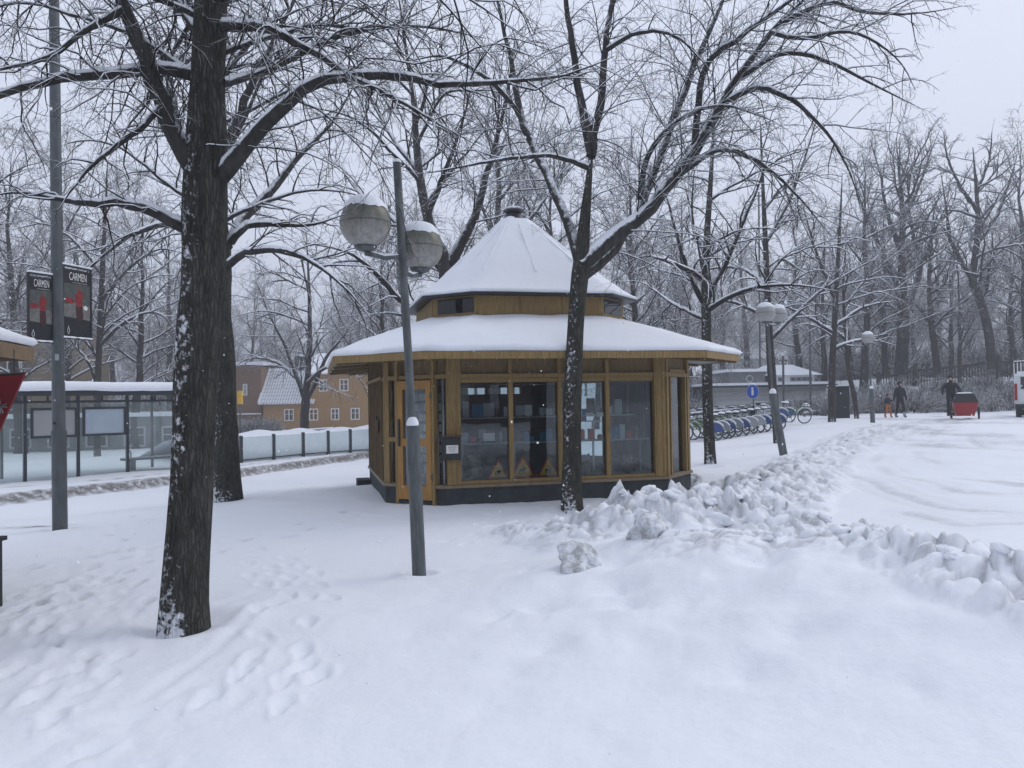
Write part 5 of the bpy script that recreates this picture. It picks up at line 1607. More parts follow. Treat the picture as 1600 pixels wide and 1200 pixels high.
# ------------------------------------------------------------------ van at right edge
def van():
    d = 36.0; p = at(1586, 650, d); x0 = p[0]; z = gz(x0, d)
    g = empty('parked_van', (x0, d, z), R(-36), 'white van with tall red tail lamp cut by the right edge', 'van')
    W, L, H = 1.95, 4.8, 1.98
    prof = [(0, .45), (L * .97, .45), (L, .62), (L, 1.0), (L * .82, 1.15), (L * .70, H - .08), (L * .62, H), (.10, H), (.0, H - .12)]
    vs = [(.0 + .03 * (zz > 1), y, zz) for y, zz in prof] + [(W - .03 * (zz > 1), y, zz) for y, zz in prof]; n = len(prof)
    mb = MB(); mb.add(vs, [tuple(range(n)), tuple(reversed(range(n, 2 * n)))] + [(i + n, (i + 1) % n + n, (i + 1) % n, i) for i in range(n)]); mb.build('body', M['van'], g)
    for x in (.06, W - .06): MB().box((x, -.012, 1.15), (.11, .04, .75)).build('tail_lamp', M['tail'], g)
    MB().box((W / 2, -.01, 1.55), (1.45, .03, .55)).build('rear_window', M['pane'], g)
    MB().box((W / 2, -.04, .50), (W * .98, .12, .2)).build('bumper', M['hut'], g)
    MB().box((W / 2, -.02, .82), (.52, .02, .12)).build('number_plate', M['paper'], g)
    MB().box((W / 2, 2.0, H + .05), (W * .9, 3.4, .09)).build('roof_snow', M['snow'], g)
    for x in (.1, W - .1):
        for y in (.8, L - .9):
            mb = MB(); mb.tube([(x - .1, y, .31), (x + .1, y, .31)], .32, 20); mb.build('wheel', M['rubber'], g)
van()

# ------------------------------------------------------------------ fence and bank on the right
def bank_fence():
    d = 57.0
    P = [(1372, 590), (1430, 577), (1500, 570), (1560, 564), (1640, 560)]
    pts = [at(px, py, d - i * .8) for i, (px, py) in enumerate(P)]
    g = empty('picket_fence', (pts[0][0], pts[0][1], pts[0][2] - 1.1), 0, 'dark picket fence along the top of the wooded bank', 'fence')
    for i in range(len(pts) - 1):
        a, b = Vector(pts[i]), Vector(pts[i + 1])
        mb = MB(); mb.bar(a - Vector((0, 0, .1)), b - Vector((0, 0, .1)), .08, .14); mb.build('top_rail', M['picket'], g, True)
        mb = MB(); mb.bar(a - Vector((0, 0, .85)), b - Vector((0, 0, .85)), .08, .10); mb.build('lower_rail', M['picket'], g, True)
        mb = MB(); mb.box(a - Vector((0, 0, .45)), (.2, .2, 1.7)); mb.build('post', M['picket'], g, True)
    mb = MB()
    for i in range(len(pts) - 1):
        a, b = Vector(pts[i]), Vector(pts[i + 1]); L = (b - a).length; n = int(L / .17)
        for k in range(n):
            q = a.lerp(b, k / n); mb.bar(q - Vector((0, .05, 1.25)), q - Vector((0, .05, 0 + .05 * (k % 2))), .07, .03, (0, 1, 0))
    o = mb.build('pickets', M['picket'], g, True); o['kind'] = 'stuff'
    # pale railing at far right
    a, b = Vector(at(1584, 566, 46)), Vector(at(1640, 562, 45))
    g = empty('snowy_railing', (a.x, a.y, a.z - 1.4), 0, 'snow rimmed upright railing at the right edge above the van', 'railing')
    mb = MB(); mb.bar(a, b, .05, .06); mb.bar(a - Vector((0, 0, 1.3)), b - Vector((0, 0, 1.3)), .05, .06); mb.build('rails', M['hut'], g, True)
    mb = MB(); mb.bar(a + Vector((0, 0, .05)), b + Vector((0, 0, .05)), .06, .05); mb.build('rail_snow', M['snow'], g, True)
    for k in range(11):
        q = a.lerp(b, k / 10); mb = MB(); mb.bar(q, q - Vector((0, 0, 2.6 if k % 5 == 0 else 1.3)), .035, .035); mb.build('upright', M['white'], g, True)
bank_fence()

# ------------------------------------------------------------------ trees
def unit(v): return v / np.maximum(np.linalg.norm(v, axis=-1, keepdims=True), 1e-9)

def tubes(P, Rr, sides):
    """P (N,K,3), Rr (N,K) -> verts, quads ; parallel transport frames"""
    N, K, _ = P.shape
    T = np.empty_like(P); T[:, 1:-1] = P[:, 2:] - P[:, :-2]; T[:, 0] = P[:, 1] - P[:, 0]; T[:, -1] = P[:, -1] - P[:, -2]
    T = unit(T)
    ref = np.where(np.abs(T[:, 0, 2:3]) < .85, np.array([[0, 0, 1.]]), np.array([[1., 0, 0]]))
    X = np.empty_like(P); X[:, 0] = unit(np.cross(T[:, 0], ref))
    for k in range(1, K):
        v = X[:, k - 1] - T[:, k] * np.sum(X[:, k - 1] * T[:, k], -1, keepdims=True); X[:, k] = unit(v)
    Y = np.cross(T, X)
    a = np.arange(sides) * 2 * np.pi / sides
    V = P[:, :, None, :] + Rr[:, :, None, None] * (X[:, :, None, :] * np.cos(a)[None, None, :, None] + Y[:, :, None, :] * np.sin(a)[None, None, :, None])
    V = V.reshape(-1, 3)
    n = np.arange(N)[:, None, None] * K * sides; k = np.arange(K - 1)[None, :, None] * sides; s = np.arange(sides)[None, None, :]; s2 = (s + 1) % sides
    q = np.stack([n + k + s, n + k + s2, n + k + sides + s2, n + k + sides + s], -1).reshape(-1, 4)
    return V, q

def snow_on(P, Rr, rng, amt=.85, lift=.55, gap=.25):
    T = np.empty_like(P); T[:, 1:-1] = P[:, 2:] - P[:, :-2]; T[:, 0] = P[:, 1] - P[:, 0]; T[:, -1] = P[:, -1] - P[:, -2]
    T = unit(T); h = np.sqrt(np.clip(1 - T[..., 2] ** 2, 0, 1)) 
    h = np.clip((h - .25) / .5, 0, 1)
    r = Rr * amt * h * (1 - gap * rng.rand(*Rr.shape)) 
    Q = P.copy(); Q[..., 2] += Rr * lift + (r * .25)
    up = np.zeros_like(P); up[..., 2] = 1
    return Q, np.maximum(r, .0002)

def grow(rng, P, Rr, dens, t0, t1, lr, lmin, lmax, ang, K, droop, wig, rmax, rmin, upb=0.0, minc=1, taper=.75, maxn=None):
    N, Kp, _ = P.shape
    L = np.linalg.norm(np.diff(P, axis=1), axis=2).sum(1)
    cnt = np.maximum(minc, np.round(L * dens * (.8 + .4 * rng.rand(N)))).astype(int)
    idx = np.repeat(np.arange(N), cnt)
    M_ = len(idx)
    st = np.concatenate([[0], np.cumsum(cnt)[:-1]]); k_in = np.arange(M_) - np.repeat(st, cnt)
    t = t0 + (t1 - t0) * (k_in + rng.rand(M_)) / np.repeat(cnt, cnt)
    f = np.clip(t, 0, .999) * (Kp - 1); i = f.astype(int); fr = (f - i)[:, None]
    pos = P[idx, i] * (1 - fr) + P[idx, i + 1] * fr
    tan = unit(P[idx, i + 1] - P[idx, i]); rad = Rr[idx, i] * (1 - fr[:, 0]) + Rr[idx, i + 1] * fr[:, 0]
    rv = rng.randn(M_, 3); rv[:, 2] += upb
    perp = unit(rv - tan * np.sum(rv * tan, -1, keepdims=True))
    a = np.radians(rng.uniform(ang[0], ang[1], M_))[:, None]
    d = unit(tan * np.cos(a) + perp * np.sin(a))
    ln = np.clip(L[idx] * lr * (1.1 - .6 * t) * rng.uniform(.55, 1.3, M_), lmin, lmax)
    r0 = np.clip(np.minimum(rad * .72, rmax), rmin, None)
    Q = np.empty((M_, K, 3)); Q[:, 0] = pos
    step = (ln / (K - 1))[:, None]
    for k in range(1, K):
        d = d + rng.randn(M_, 3) * wig
        d[:, 2] -= droop * (k / K)
        d = unit(d); Q[:, k] = Q[:, k - 1] + d * step
    s = np.linspace(0, 1, K)[None, :]
    R2 = np.maximum(r0[:, None] * (1 - taper * s), rmin * (.55 - .3 * s))
    return Q, R2

def catmull(C, K):
    C = np.asarray(C, float); n = len(C)
    seg = np.linalg.norm(np.diff(C[:, :3], axis=0), axis=1); cum = np.concatenate([[0], np.cumsum(seg)]); cum /= cum[-1]
    out = []
    for t in np.linspace(0, 1, K):
        i = min(np.searchsorted(cum, t, side='right') - 1, n - 2); u = (t - cum[i]) / max(cum[i + 1] - cum[i], 1e-9)
        p0 = C[max(i - 1, 0)]; p1 = C[i]; p2 = C[i + 1]; p3 = C[min(i + 2, n - 1)]
        out.append(.5 * ((2 * p1) + (-p0 + p2) * u + (2 * p0 - 5 * p1 + 4 * p2 - p3) * u * u + (-p0 + 3 * p1 - 3 * p2 + p3) * u ** 3))
    return np.array(out)

def join(parts):
    V = []; Q = []; b = 0
    for v, q in parts: V.append(v); Q.append(q + b); b += len(v)
    return np.concatenate(V), np.concatenate(Q)

def rough_tube(P, Rr, sides, amp, seed, flare=0):
    V, q = tubes(P[None], Rr[None], sides)
    V = V.reshape(len(P), sides, 3)
    s = np.arange(sides) * 2 * np.pi / sides
    h = np.concatenate([[0], np.cumsum(np.linalg.norm(np.diff(P, axis=0), axis=1))])
    n1 = vnoise(np.cos(s)[None, :] * 1.6 + 5 + h[:, None] * .9, np.sin(s)[None, :] * 1.6 + h[:, None] * 1.1, seed) + .5 * vnoise(np.cos(s)[None, :] * 5 + h[:, None] * .5, np.sin(s)[None, :] * 5 + h[:, None] * 2.4, seed + 3)
    k = 1 + amp * n1
    if flare: k = k + flare * np.exp(-np.maximum(h[:, None] - .25, 0) / .16) * (.5 + .8 * vnoise(np.cos(s)[None, :] * 2.2, np.sin(s)[None, :] * 2.2, seed + 9) )
    V = P[:, None, :] + (V - P[:, None, :]) * k[..., None]
    return V.reshape(-1, 3), q

DEF_LV = [  # dens t0 t1 lr lmin lmax ang K droop wig rmax upb
    dict(dens=5.0, t0=.08, t1=1.0, lr=.42, lmin=.25, lmax=1.5, ang=(30, 70), K=7, droop=.16, wig=.16, rmax=.012, upb=.2),
    dict(dens=7.0, t0=.12, t1=1.0, lr=.45, lmin=.12, lmax=.7, ang=(30, 65), K=5, droop=.12, wig=.2, rmax=.006, upb=.0),
    dict(dens=7.0, t0=.15, t1=1.0, lr=.45, lmin=.06, lmax=.28, ang=(30, 60), K=4, droop=.05, wig=.22, rmax=.004, upb=.0)]

def custom_tree(label, trunk, limbs, d, seed, levels, auto=None, sides=14, K=26, mats=('bark_near', 'bark_limb', 'twig'), rmin=.0025, group=None, flare=.5,
                snow_lv=1, zbase=None, amp=.14, name='bare_tree'):
    rng = np.random.RandomState(seed)
    def W(seq):
        out = []
        for q in seq:
            px, py, wpx = q[:3]; dd = d + (q[3] if len(q) > 3 else 0)
            p = at(px, py, dd); out.append((p[0], p[1], p[2], wpx / 2 * dd / F))
        return np.array(out)
    TW = W(trunk)
    gx = TW[0, :2]; zb = gz(*gx)
    base = np.array([gx[0], gx[1], zb])
    if TW[0, 2] > zb - .2: TW = np.vstack([[gx[0], gx[1], zb - .35, TW[0, 3] * 1.08], TW])
    g = empty(name, base, 0, label, 'tree', group)
    C = catmull(TW, K); C[:, 3] *= 1 - .75 * np.linspace(0, 1, K) ** 5; tp, tr = C[:, :3], C[:, 3]
    V, q = rough_tube(tp, tr, sides * 2, amp, seed, flare); mesh_np('trunk', V - base, q, M[mats[0]], g)
    LP = []; LR = []
    for li, lb in enumerate(limbs):
        c = catmull(W(lb), 18); c[:, 3] *= 1 - .72 * np.linspace(0, 1, 18) ** 3; wob = rng.randn(18, 3) * .018 * c[:, 3:4] / .05; wob[:2] = 0; c[:, :3] += wob * .6
        V, q = rough_tube(c[:, :3], c[:, 3], sides, .12, seed + li, 0); mesh_np('limb', V - base, q, M[mats[1]], g)
        LP.append(c[:, :3]); LR.append(c[:, 3])
    if auto:
        tpp = tp[None]; trr = tr[None]
        a = dict(auto); n = a.pop('n')
        L = np.linalg.norm(np.diff(tp, axis=0), axis=1).sum()
        Q, R2 = grow(rng, tpp, trr, dens=n / L, K=18, rmin=rmin * 2, **a)
        V, q = tubes(Q, R2, max(6, sides // 2)); 
        mesh_np('upper_limbs', V - base, q, M[mats[1]], g)
        LP += list(Q); LR += list(R2)
    P = np.array(LP); Rr = np.array(LR)
    sn = [snow_on(P, Rr, rng, .78, .60)]
    parts = []; snp = []
    V, q = tubes(sn[0][0], sn[0][1], 8); snp.append((V, q))
    for li, lv in enumerate(levels):
        P, Rr = grow(rng, P, Rr, rmin=rmin, **lv)
        parts.append(tubes(P, Rr, 4 if li == 0 else 3))
        if li < snow_lv:
            s_ = snow_on(P, Rr, rng, .9, .75); snp.append(tubes(s_[0], s_[1], 4))
    V, q = join(parts); o = mesh_np('crown', V - base, q, M[mats[2]], g)
    V, q = join(snp); mesh_np('branch_snow', V - base, q, M['snow'], g)
    return g

near_lv = [dict(DEF_LV[0], dens=8.0, lmax=1.8, rmax=.0085, wig=.24, K=9, droop=.2), dict(DEF_LV[1], dens=9.0, lmax=.85, rmax=.0042, wig=.30), dict(DEF_LV[2], dens=9.0, rmax=.0028)]
# A: big trunk in front, left
custom_tree('huge dark trunk in the left foreground with snow clots', 
    [(289, 985, 75), (290, 940, 69), (294, 840, 66), (301, 700, 65), (308, 560, 65), (318, 430, 64), (320, 330, 67), (321, 240, 64), (325, 120, 54), (330, 0, 52), (334, -150, 44), (338, -350, 34), (345, -600, 18)],
    [[(335, 285, 32), (385, 232, 23, -.1), (440, 170, 20, -.2), (490, 130, 18, -.3), (545, 117, 17, -.3), (620, 120, 15, -.3), (700, 132, 12, -.2), (780, 128, 10, -.1), (880, 118, 8), (960, 88, 4)],
     [(340, 40, 20), (400, 42, 16, -.2), (440, 55, 14, -.3), (490, 85, 12, -.3), (548, 120, 11, -.3), (610, 150, 8, -.4), (680, 190, 6, -.5), (750, 230, 4, -.6)],
     [(318, 290, 32), (280, 220, 28, -.1), (245, 130, 27, -.2), (215, 60, 25, -.3), (190, 0, 22, -.4), (165, -90, 20, -.5), (120, -220, 12, -.6)],
     [(305, 118, 20), (250, 106, 18, -.1), (200, 110, 17, -.2), (140, 118, 16, -.3), (80, 125, 15, -.4), (0, 150, 13, -.5), (-100, 200, 9, -.6), (-200, 260, 5, -.7)],
     [(300, 362, 22), (250, 335, 18, -.1), (205, 318, 16, -.2), (150, 318, 13, -.3), (100, 312, 10, -.3), (30, 300, 7, -.3), (-40, 312, 4, -.3)],
     [(340, 400, 18), (368, 366, 15, .1), (400, 350, 12, .2), (440, 352, 9, .3), (490, 350, 7, .4), (540, 335, 4, .5)],
     [(192, 15, 14, -.4), (140, 45, 9, -.5), (70, 90, 8, -.6), (0, 108, 6, -.7), (-90, 130, 4, -.8)],
     [(250, 168, 12, -.2), (215, 205, 9, -.3), (170, 235, 8, -.4), (120, 285, 6, -.5), (90, 330, 3, -.6)],
     [(350, 130, 14), (420, 110, 11, .4), (520, 60, 9, .8), (640, 40, 7, 1.2), (760, 60, 4, 1.5)],
     [(325, 60, 18), (290, 20, 15, .3), (262, -40, 13, .6), (240, -130, 9, .9)],
     [(345, 0, 16), (430, -40, 14, -.6), (560, -60, 11, -1.2), (700, -20, 8, -1.7), (820, 60, 4, -2.0)]],
    6.2, 21, near_lv, auto=dict(n=24, t0=.55, t1=.98, lr=.55, lmin=1.6, lmax=3.6, ang=(40, 80), droop=.12, wig=.08, rmax=.026, upb=.4), sides=14, K=44, rmin=.0018, flare=.10)

# C: tree in front of the kiosk windows
custom_tree('slender forked tree standing against the kiosk front windows',
    [(895, 812, 36), (893, 760, 31), (893, 680, 28), (895, 600, 27), (898, 540, 27), (902, 480, 27), (906, 430, 29), (909, 400, 27), (914, 340, 23), (920, 280, 20), (925, 225, 17)],
    [[(908, 415, 26), (955, 374, 22, .1), (1010, 330, 21, .2), (1055, 282, 19, .3), (1095, 220, 17, .3), (1130, 160, 15, .2), (1175, 90, 13, .1), (1215, 40, 11), (1260, -5, 9), (1320, -60, 6)],
     [(908, 430, 24), (945, 402, 20, .3), (985, 355, 17, .6), (1008, 300, 13, .8), (1035, 240, 12, 1.0), (1062, 160, 12, 1.1), (1095, 80, 11, 1.2), (1130, 0, 9, 1.3), (1160, -90, 6, 1.4)],
     [(924, 235, 18), (908, 165, 13, -.1), (897, 90, 11, -.2), (885, 0, 10, -.3), (875, -120, 6, -.4)],
     [(923, 245, 16), (938, 160, 13, .1), (946, 70, 11, .2), (958, 0, 10, .3), (975, -120, 6, .4)],
     [(905, 405, 20), (888, 350, 16, .2), (862, 292, 14, .5), (838, 240, 13, .8), (812, 180, 12, 1.0), (800, 110, 10, 1.1), (785, 40, 9, 1.2), (765, -60, 6, 1.3)],
     [(1085, 235, 11, .3), (1100, 110, 10, .2), (1150, 62, 10, .0), (1205, 22, 8, -.2), (1270, -20, 6, -.3), (1350, -40, 4, -.4)],
     [(1128, 162, 11, .2), (1180, 138, 9, 0), (1232, 152, 8, -.2), (1290, 205, 6, -.3), (1330, 275, 4, -.4), (1345, 330, 3, -.4)],
     [(1150, 125, 10, .2), (1220, 85, 8, .2), (1290, 95, 7, .1), (1360, 130, 5, .1), (1440, 170, 3, 0)],
     [(1000, 312, 10, .6), (1012, 245, 9, .4), (1060, 188, 8, .2), (1130, 165, 6, 0), (1210, 190, 4, -.2)],
     [(918, 262, 9), (860, 243, 7, -.3), (780, 250, 6, -.6), (700, 265, 5, -.9), (650, 272, 3, -1.1)],
     [(1215, 40, 8), (1290, 5, 7, .2), (1360, 20, 6, .4), (1440, 20, 4, .5), (1500, 10, 3, .5)],
     [(1060, 275, 9, .3), (1120, 235, 8, .5), (1180, 250, 7, .8), (1240, 300, 5, 1.0), (1300, 370, 3, 1.2)],
     [(945, 80, 8, .2), (1000, 50, 7, -.2), (1060, 60, 6, -.6), (1110, 110, 4, -1.0)],
     [(815, 185, 8, 1.0), (770, 130, 7, .8), (700, 90, 6, .6), (640, 95, 4, .4)],
     [(1205, 50, 8, 0), (1250, 60, 7, -.3), (1330, 50, 6, -.5), (1400, 90, 4, -.7), (1430, 140, 3, -.8)]],
    12.3, 33, [dict(DEF_LV[0], dens=4.6, lmax=2.1, droop=.20, rmax=.012), dict(DEF_LV[1], dens=6.0, lmax=1.0, rmax=.006), dict(DEF_LV[2], dens=7.5, lmax=.42, rmax=.004)],
    auto=None, sides=12, K=40, rmin=.003, mats=('bark_c', 'bark_limb', 'twig'), flare=.12, snow_lv=2)

# B: burled trunk behind A
custom_tree('thick burled trunk just behind the foreground tree',
    [(354, 792, 44), (353, 765, 44), (353, 735, 40), (351, 690, 37), (348, 600, 37), (344, 480, 35), (342, 390, 32), (338, 250, 28), (333, 100, 22), (330, -60, 15)],
    [[(345, 400, 22), (372, 350, 17, .5), (420, 300, 14, 1.0), (470, 240, 11, 1.4), (520, 190, 8, 1.8), (560, 120, 5, 2)],
     [(343, 340, 18), (300, 250, 14, .5), (270, 150, 11, .8), (240, 40, 8, 1)],
     [(348, 420, 14), (400, 390, 11, -.4), (470, 400, 9, -.8), (540, 450, 6, -1.2), (580, 500, 4, -1.4)],
     [(338, 260, 16), (380, 160, 13, -.5), (430, 60, 10, -.9), (480, -40, 7, -1.2)],
     [(345, 380, 14), (280, 350, 11, .8), (200, 370, 8, 1.5), (130, 430, 5, 2)]],
    15.3, 44, [dict(DEF_LV[0], dens=3.6, lmax=2.2, droop=.18, rmax=.02), dict(DEF_LV[1], dens=4.4, lmax=1.0, rmax=.01), dict(DEF_LV[2], dens=5.2, lmax=.45, rmax=.006)],
    auto=dict(n=12, t0=.5, t1=.98, lr=.45, lmin=1.6, lmax=4.0, ang=(40, 80), droop=.12, wig=.08, rmax=.05, upb=.4), sides=12, K=40, rmin=.0038, flare=.55, amp=.3, mats=('bark_near', 'bark_limb', 'twig'))

# E: behind the kiosk and the globe lamp
E_lv = [dict(DEF_LV[0], dens=2.7, lmax=2.8, droop=.16, rmax=.028), dict(DEF_LV[1], dens=3.6, lmax=1.3, rmax=.014), dict(DEF_LV[2], dens=4.2, lmax=.6, rmax=.009)]
custom_tree('wide forked tree rising behind the kiosk roof and globe lamp',
    [(716, 640, 34), (712, 560, 30), (705, 480, 27), (698, 430, 26), (695, 405, 22), (672, 355, 17), (657, 285, 14), (651, 230, 12), (646, 160, 9), (632, 60, 7), (618, -40, 5)],
    [[(700, 420, 20), (735, 350, 14), (755, 290, 11), (772, 230, 9), (792, 150, 7), (805, 60, 5)],
     [(695, 425, 14), (650, 372, 10, 1), (610, 340, 8, 2), (560, 300, 6, 3), (520, 240, 4, 4)],
     [(705, 485, 12), (640, 480, 10, -1), (590, 430, 9, -2), (545, 395, 7, -3), (480, 380, 5, -3)],
     [(668, 340, 10), (690, 280, 8, -1), (720, 200, 6, -2), (740, 120, 4, -2)],
     [(655, 270, 9), (610, 210, 7, 1), (570, 130, 5, 2), (540, 50, 4, 2)],
     [(700, 430, 12), (760, 400, 10, 1), (830, 340, 8, 1), (880, 260, 6, 2)]],
    23.0, 55, E_lv, auto=dict(n=10, t0=.45, t1=.98, lr=.4, lmin=2, lmax=4.5, ang=(40, 75), droop=.12, wig=.08, rmax=.06, upb=.4), sides=8, K=30, rmin=.006, mats=('bark_far', 'twig', 'twig'), flare=.1)
# D: right of kiosk
custom_tree('straight tree between kiosk and hire bicycles',
    [(1110, 730, 19), (1108, 690, 17), (1105, 600, 16), (1104, 520, 15), (1103, 450, 14), (1104, 380, 11), (1110, 290, 9), (1115, 200, 6), (1118, 120, 4)],
    [[(1104, 470, 10), (1132, 415, 8), (1160, 350, 6), (1185, 290, 5), (1205, 230, 3)],
     [(1103, 480, 10), (1078, 430, 8), (1058, 370, 6), (1040, 300, 4)],
     [(1104, 440, 9), (1060, 415, 7, -1), (1010, 400, 5, -2), (970, 415, 3, -2)],
     [(1105, 485, 9), (1160, 455, 7, -1), (1230, 445, 5, -2), (1310, 455, 3, -2)],
     [(1103, 400, 8), (1080, 340, 6, 1), (1075, 260, 4, 2), (1060, 190, 3, 2)],
     [(1105, 500, 8), (1060, 480, 6, 1), (1020, 450, 4, 2), (1000, 420, 3, 2)]],
    20.2, 66, E_lv, auto=dict(n=9, t0=.42, t1=.98, lr=.4, lmin=1.4, lmax=3.2, ang=(35, 70), droop=.1, wig=.08, rmax=.04, upb=.5), sides=8, K=28, rmin=.0055, mats=('bark_c', 'twig', 'twig'), flare=.2)
# F: behind the two globe lamp
custom_tree('knotty tree right behind the leaning two globe lamp post',
    [(1216, 700, 13), (1212, 650, 13), (1207, 600, 13), (1203, 540, 12), (1199, 460, 10), (1196, 380, 9), (1192, 290, 7), (1188, 190, 5)],
    [[(1204, 530, 7), (1235, 500, 6), (1270, 465, 5), (1320, 430, 4), (1375, 400, 3)],
     [(1201, 500, 7), (1165, 480, 6), (1130, 470, 4), (1090, 480, 3)],
     [(1199, 450, 7), (1160, 420, 5, 1), (1110, 420, 4, 2), (1060, 440, 3, 2)],
     [(1198, 430, 7), (1240, 390, 5, 1), (1290, 385, 4, 2), (1340, 375, 3, 2)],
     [(1196, 380, 7), (1230, 320, 5), (1260, 240, 4), (1280, 170, 3)]],
    26.5, 77, E_lv, auto=dict(n=10, t0=.4, t1=.98, lr=.4, lmin=1.6, lmax=3.6, ang=(35, 70), droop=.1, wig=.08, rmax=.04, upb=.4), sides=8, K=28, rmin=.0065, mats=('bark_far', 'twig_far', 'twig_far'), flare=.2)
far_lv = [dict(DEF_LV[0], dens=1.9, lmax=3.2, droop=.10, rmax=.04), dict(DEF_LV[1], dens=2.6, lmax=1.6, rmax=.02), dict(DEF_LV[2], dens=3.2, lmax=.8, rmax=.014)]
custom_tree('snow spotted tree left of the dark hut',
    [(1300, 674, 12), (1300, 640, 11), (1300, 590, 10), (1303, 520, 9), (1308, 430, 7), (1313, 340, 5), (1316, 270, 3)],
    [[(1303, 520, 7), (1270, 500, 5), (1230, 480, 4), (1190, 470, 2)], [(1304, 510, 7), (1350, 480, 5), (1400, 470, 3)],
     [(1306, 470, 6), (1285, 420, 5), (1265, 360, 4), (1250, 300, 2)], [(1303, 545, 6), (1350, 530, 4), (1400, 540, 3)]],
    36.0, 88, far_lv, auto=dict(n=10, t0=.35, t1=.98, lr=.4, lmin=1.6, lmax=4, ang=(35, 75), droop=.08, wig=.08, rmax=.05, upb=.3), sides=8, K=22, rmin=.010, mats=('bark_far', 'twig_far', 'twig_far'), flare=.2)
custom_tree('crooked slim tree right of the dark hut',
    [(1339, 658, 7), (1335, 620, 7), (1326, 580, 7), (1321, 520, 6), (1318, 450, 5), (1322, 380, 4)],
    [[(1322, 530, 5), (1290, 510, 4), (1260, 520, 3)], [(1320, 480, 5), (1350, 440, 4), (1380, 420, 3)]],
    39.0, 89, far_lv, auto=dict(n=8, t0=.35, t1=.98, lr=.4, lmin=1.6, lmax=4, ang=(35, 75), droop=.08, wig=.08, rmax=.05, upb=.3), sides=8, K=20, rmin=.011, mats=('bark_far', 'twig_far', 'twig_far'), flare=.2)
# house tree and left tree
custom_tree('low forking tree in front of the ochre house',
    [(476, 680, 14), (476, 650, 13), (478, 622, 13), (482, 570, 8), (484, 500, 7), (482, 430, 5), (478, 360, 3)],
    [[(477, 625, 9), (462, 585, 7), (445, 540, 6), (420, 490, 4), (400, 440, 3)], [(479, 625, 9), (497, 588, 7), (512, 555, 6), (540, 520, 4), (565, 480, 3)],
     [(478, 600, 6), (520, 570, 5, -2), (560, 590, 4, -3), (575, 620, 3, -3)], [(462, 590, 6), (430, 565, 5, 1), (390, 560, 4, 2), (365, 575, 2, 2)]],
    47.0, 90, far_lv, auto=dict(n=10, t0=.3, t1=.98, lr=.5, lmin=1.8, lmax=5, ang=(30, 70), droop=.06, wig=.09, rmax=.07, upb=.3), sides=8, K=22, rmin=.013, mats=('bark_far', 'twig_far', 'twig_far'), flare=.2)
custom_tree('bare tree behind the tram shelter roof, right of the posters',
    [(152, 690, 10), (152, 640, 10), (154, 560, 9), (158, 480, 9), (161, 400, 8), (165, 330, 6), (168, 250, 4)],
    [[(155, 540, 7), (200, 500, 5), (250, 490, 4), (280, 530, 3)], [(158, 470, 7), (200, 420, 5), (250, 390, 4), (300, 400, 3)],
     [(154, 560, 6), (120, 520, 5), (60, 500, 4), (10, 520, 3)], [(160, 430, 6), (120, 380, 5), (70, 350, 4), (20, 360, 2)], [(152, 610, 6), (140, 570, 5), (110, 530, 4), (95, 500, 3)]],
    33.0, 91, far_lv, auto=dict(n=10, t0=.35, t1=.98, lr=.4, lmin=1.8, lmax=4.5, ang=(35, 75), droop=.08, wig=.08, rmax=.05, upb=.3), sides=8, K=22, rmin=.010, mats=('bark_far', 'twig_far', 'twig_far'), flare=.2)
# big bank trees
bank_lv = [dict(DEF_LV[0], dens=1.9, lmax=3.6, droop=.02, rmax=.06, upb=.5), dict(DEF_LV[1], dens=3.0, lmax=1.8, rmax=.03, droop=.02, upb=.3), dict(DEF_LV[2], dens=4.0, lmax=.9, rmax=.018)]
bauto = dict(n=16, taper=.9, t0=.3, t1=.98, lr=.4, lmin=2.5, lmax=6, ang=(30, 65), droop=.0, wig=.12, rmax=.12, upb=.6)
custom_tree('broad dark tree on the bank, straight trunk above the walkers',
    [(1408, 612, 24), (1408, 580, 20), (1410, 540, 18), (1411, 500, 18), (1410, 460, 15), (1409, 400, 10), (1410, 330, 9), (1405, 270, 6), (1400, 215, 3)],
    [[(1410, 470, 12), (1392, 425, 9), (1368, 370, 7), (1345, 315, 5), (1330, 260, 3)], [(1412, 495, 13), (1430, 450, 11), (1442, 405, 9), (1465, 350, 6), (1490, 300, 4)],
     [(1410, 400, 8), (1385, 330, 6), (1375, 270, 4), (1360, 220, 3)], [(1410, 350, 7), (1432, 300, 5), (1450, 250, 4), (1465, 210, 2)], [(1440, 410, 7), (1425, 360, 5), (1420, 300, 4), (1430, 240, 3)]],
    58.0, 92, bank_lv, auto=bauto, sides=8, K=24, rmin=.014, mats=('bark_far', 'twig_far', 'twig_far'), flare=.3)
custom_tree('leaning S shaped tree on the bank above the cargo bicycle',
    [(1551, 590, 15), (1549, 560, 14), (1543, 510, 13), (1530, 465, 12), (1519, 435, 12), (1524, 400, 10), (1528, 350, 9), (1525, 290, 7), (1520, 230, 4)],
    [[(1520, 438, 9), (1500, 405, 7), (1485, 370, 6), (1478, 320, 4), (1470, 270, 3)], [(1527, 380, 8), (1555, 340, 6), (1575, 290, 5), (1590, 240, 3)],
     [(1527, 330, 7), (1500, 290, 5), (1480, 245, 4), (1475, 205, 3)], [(1526, 300, 6), (1545, 250, 4), (1550, 205, 3)]],
    57.0, 93, bank_lv, auto=bauto, sides=8, K=24, rmin=.014, mats=('bark_far', 'twig_far', 'twig_far'), flare=.3)
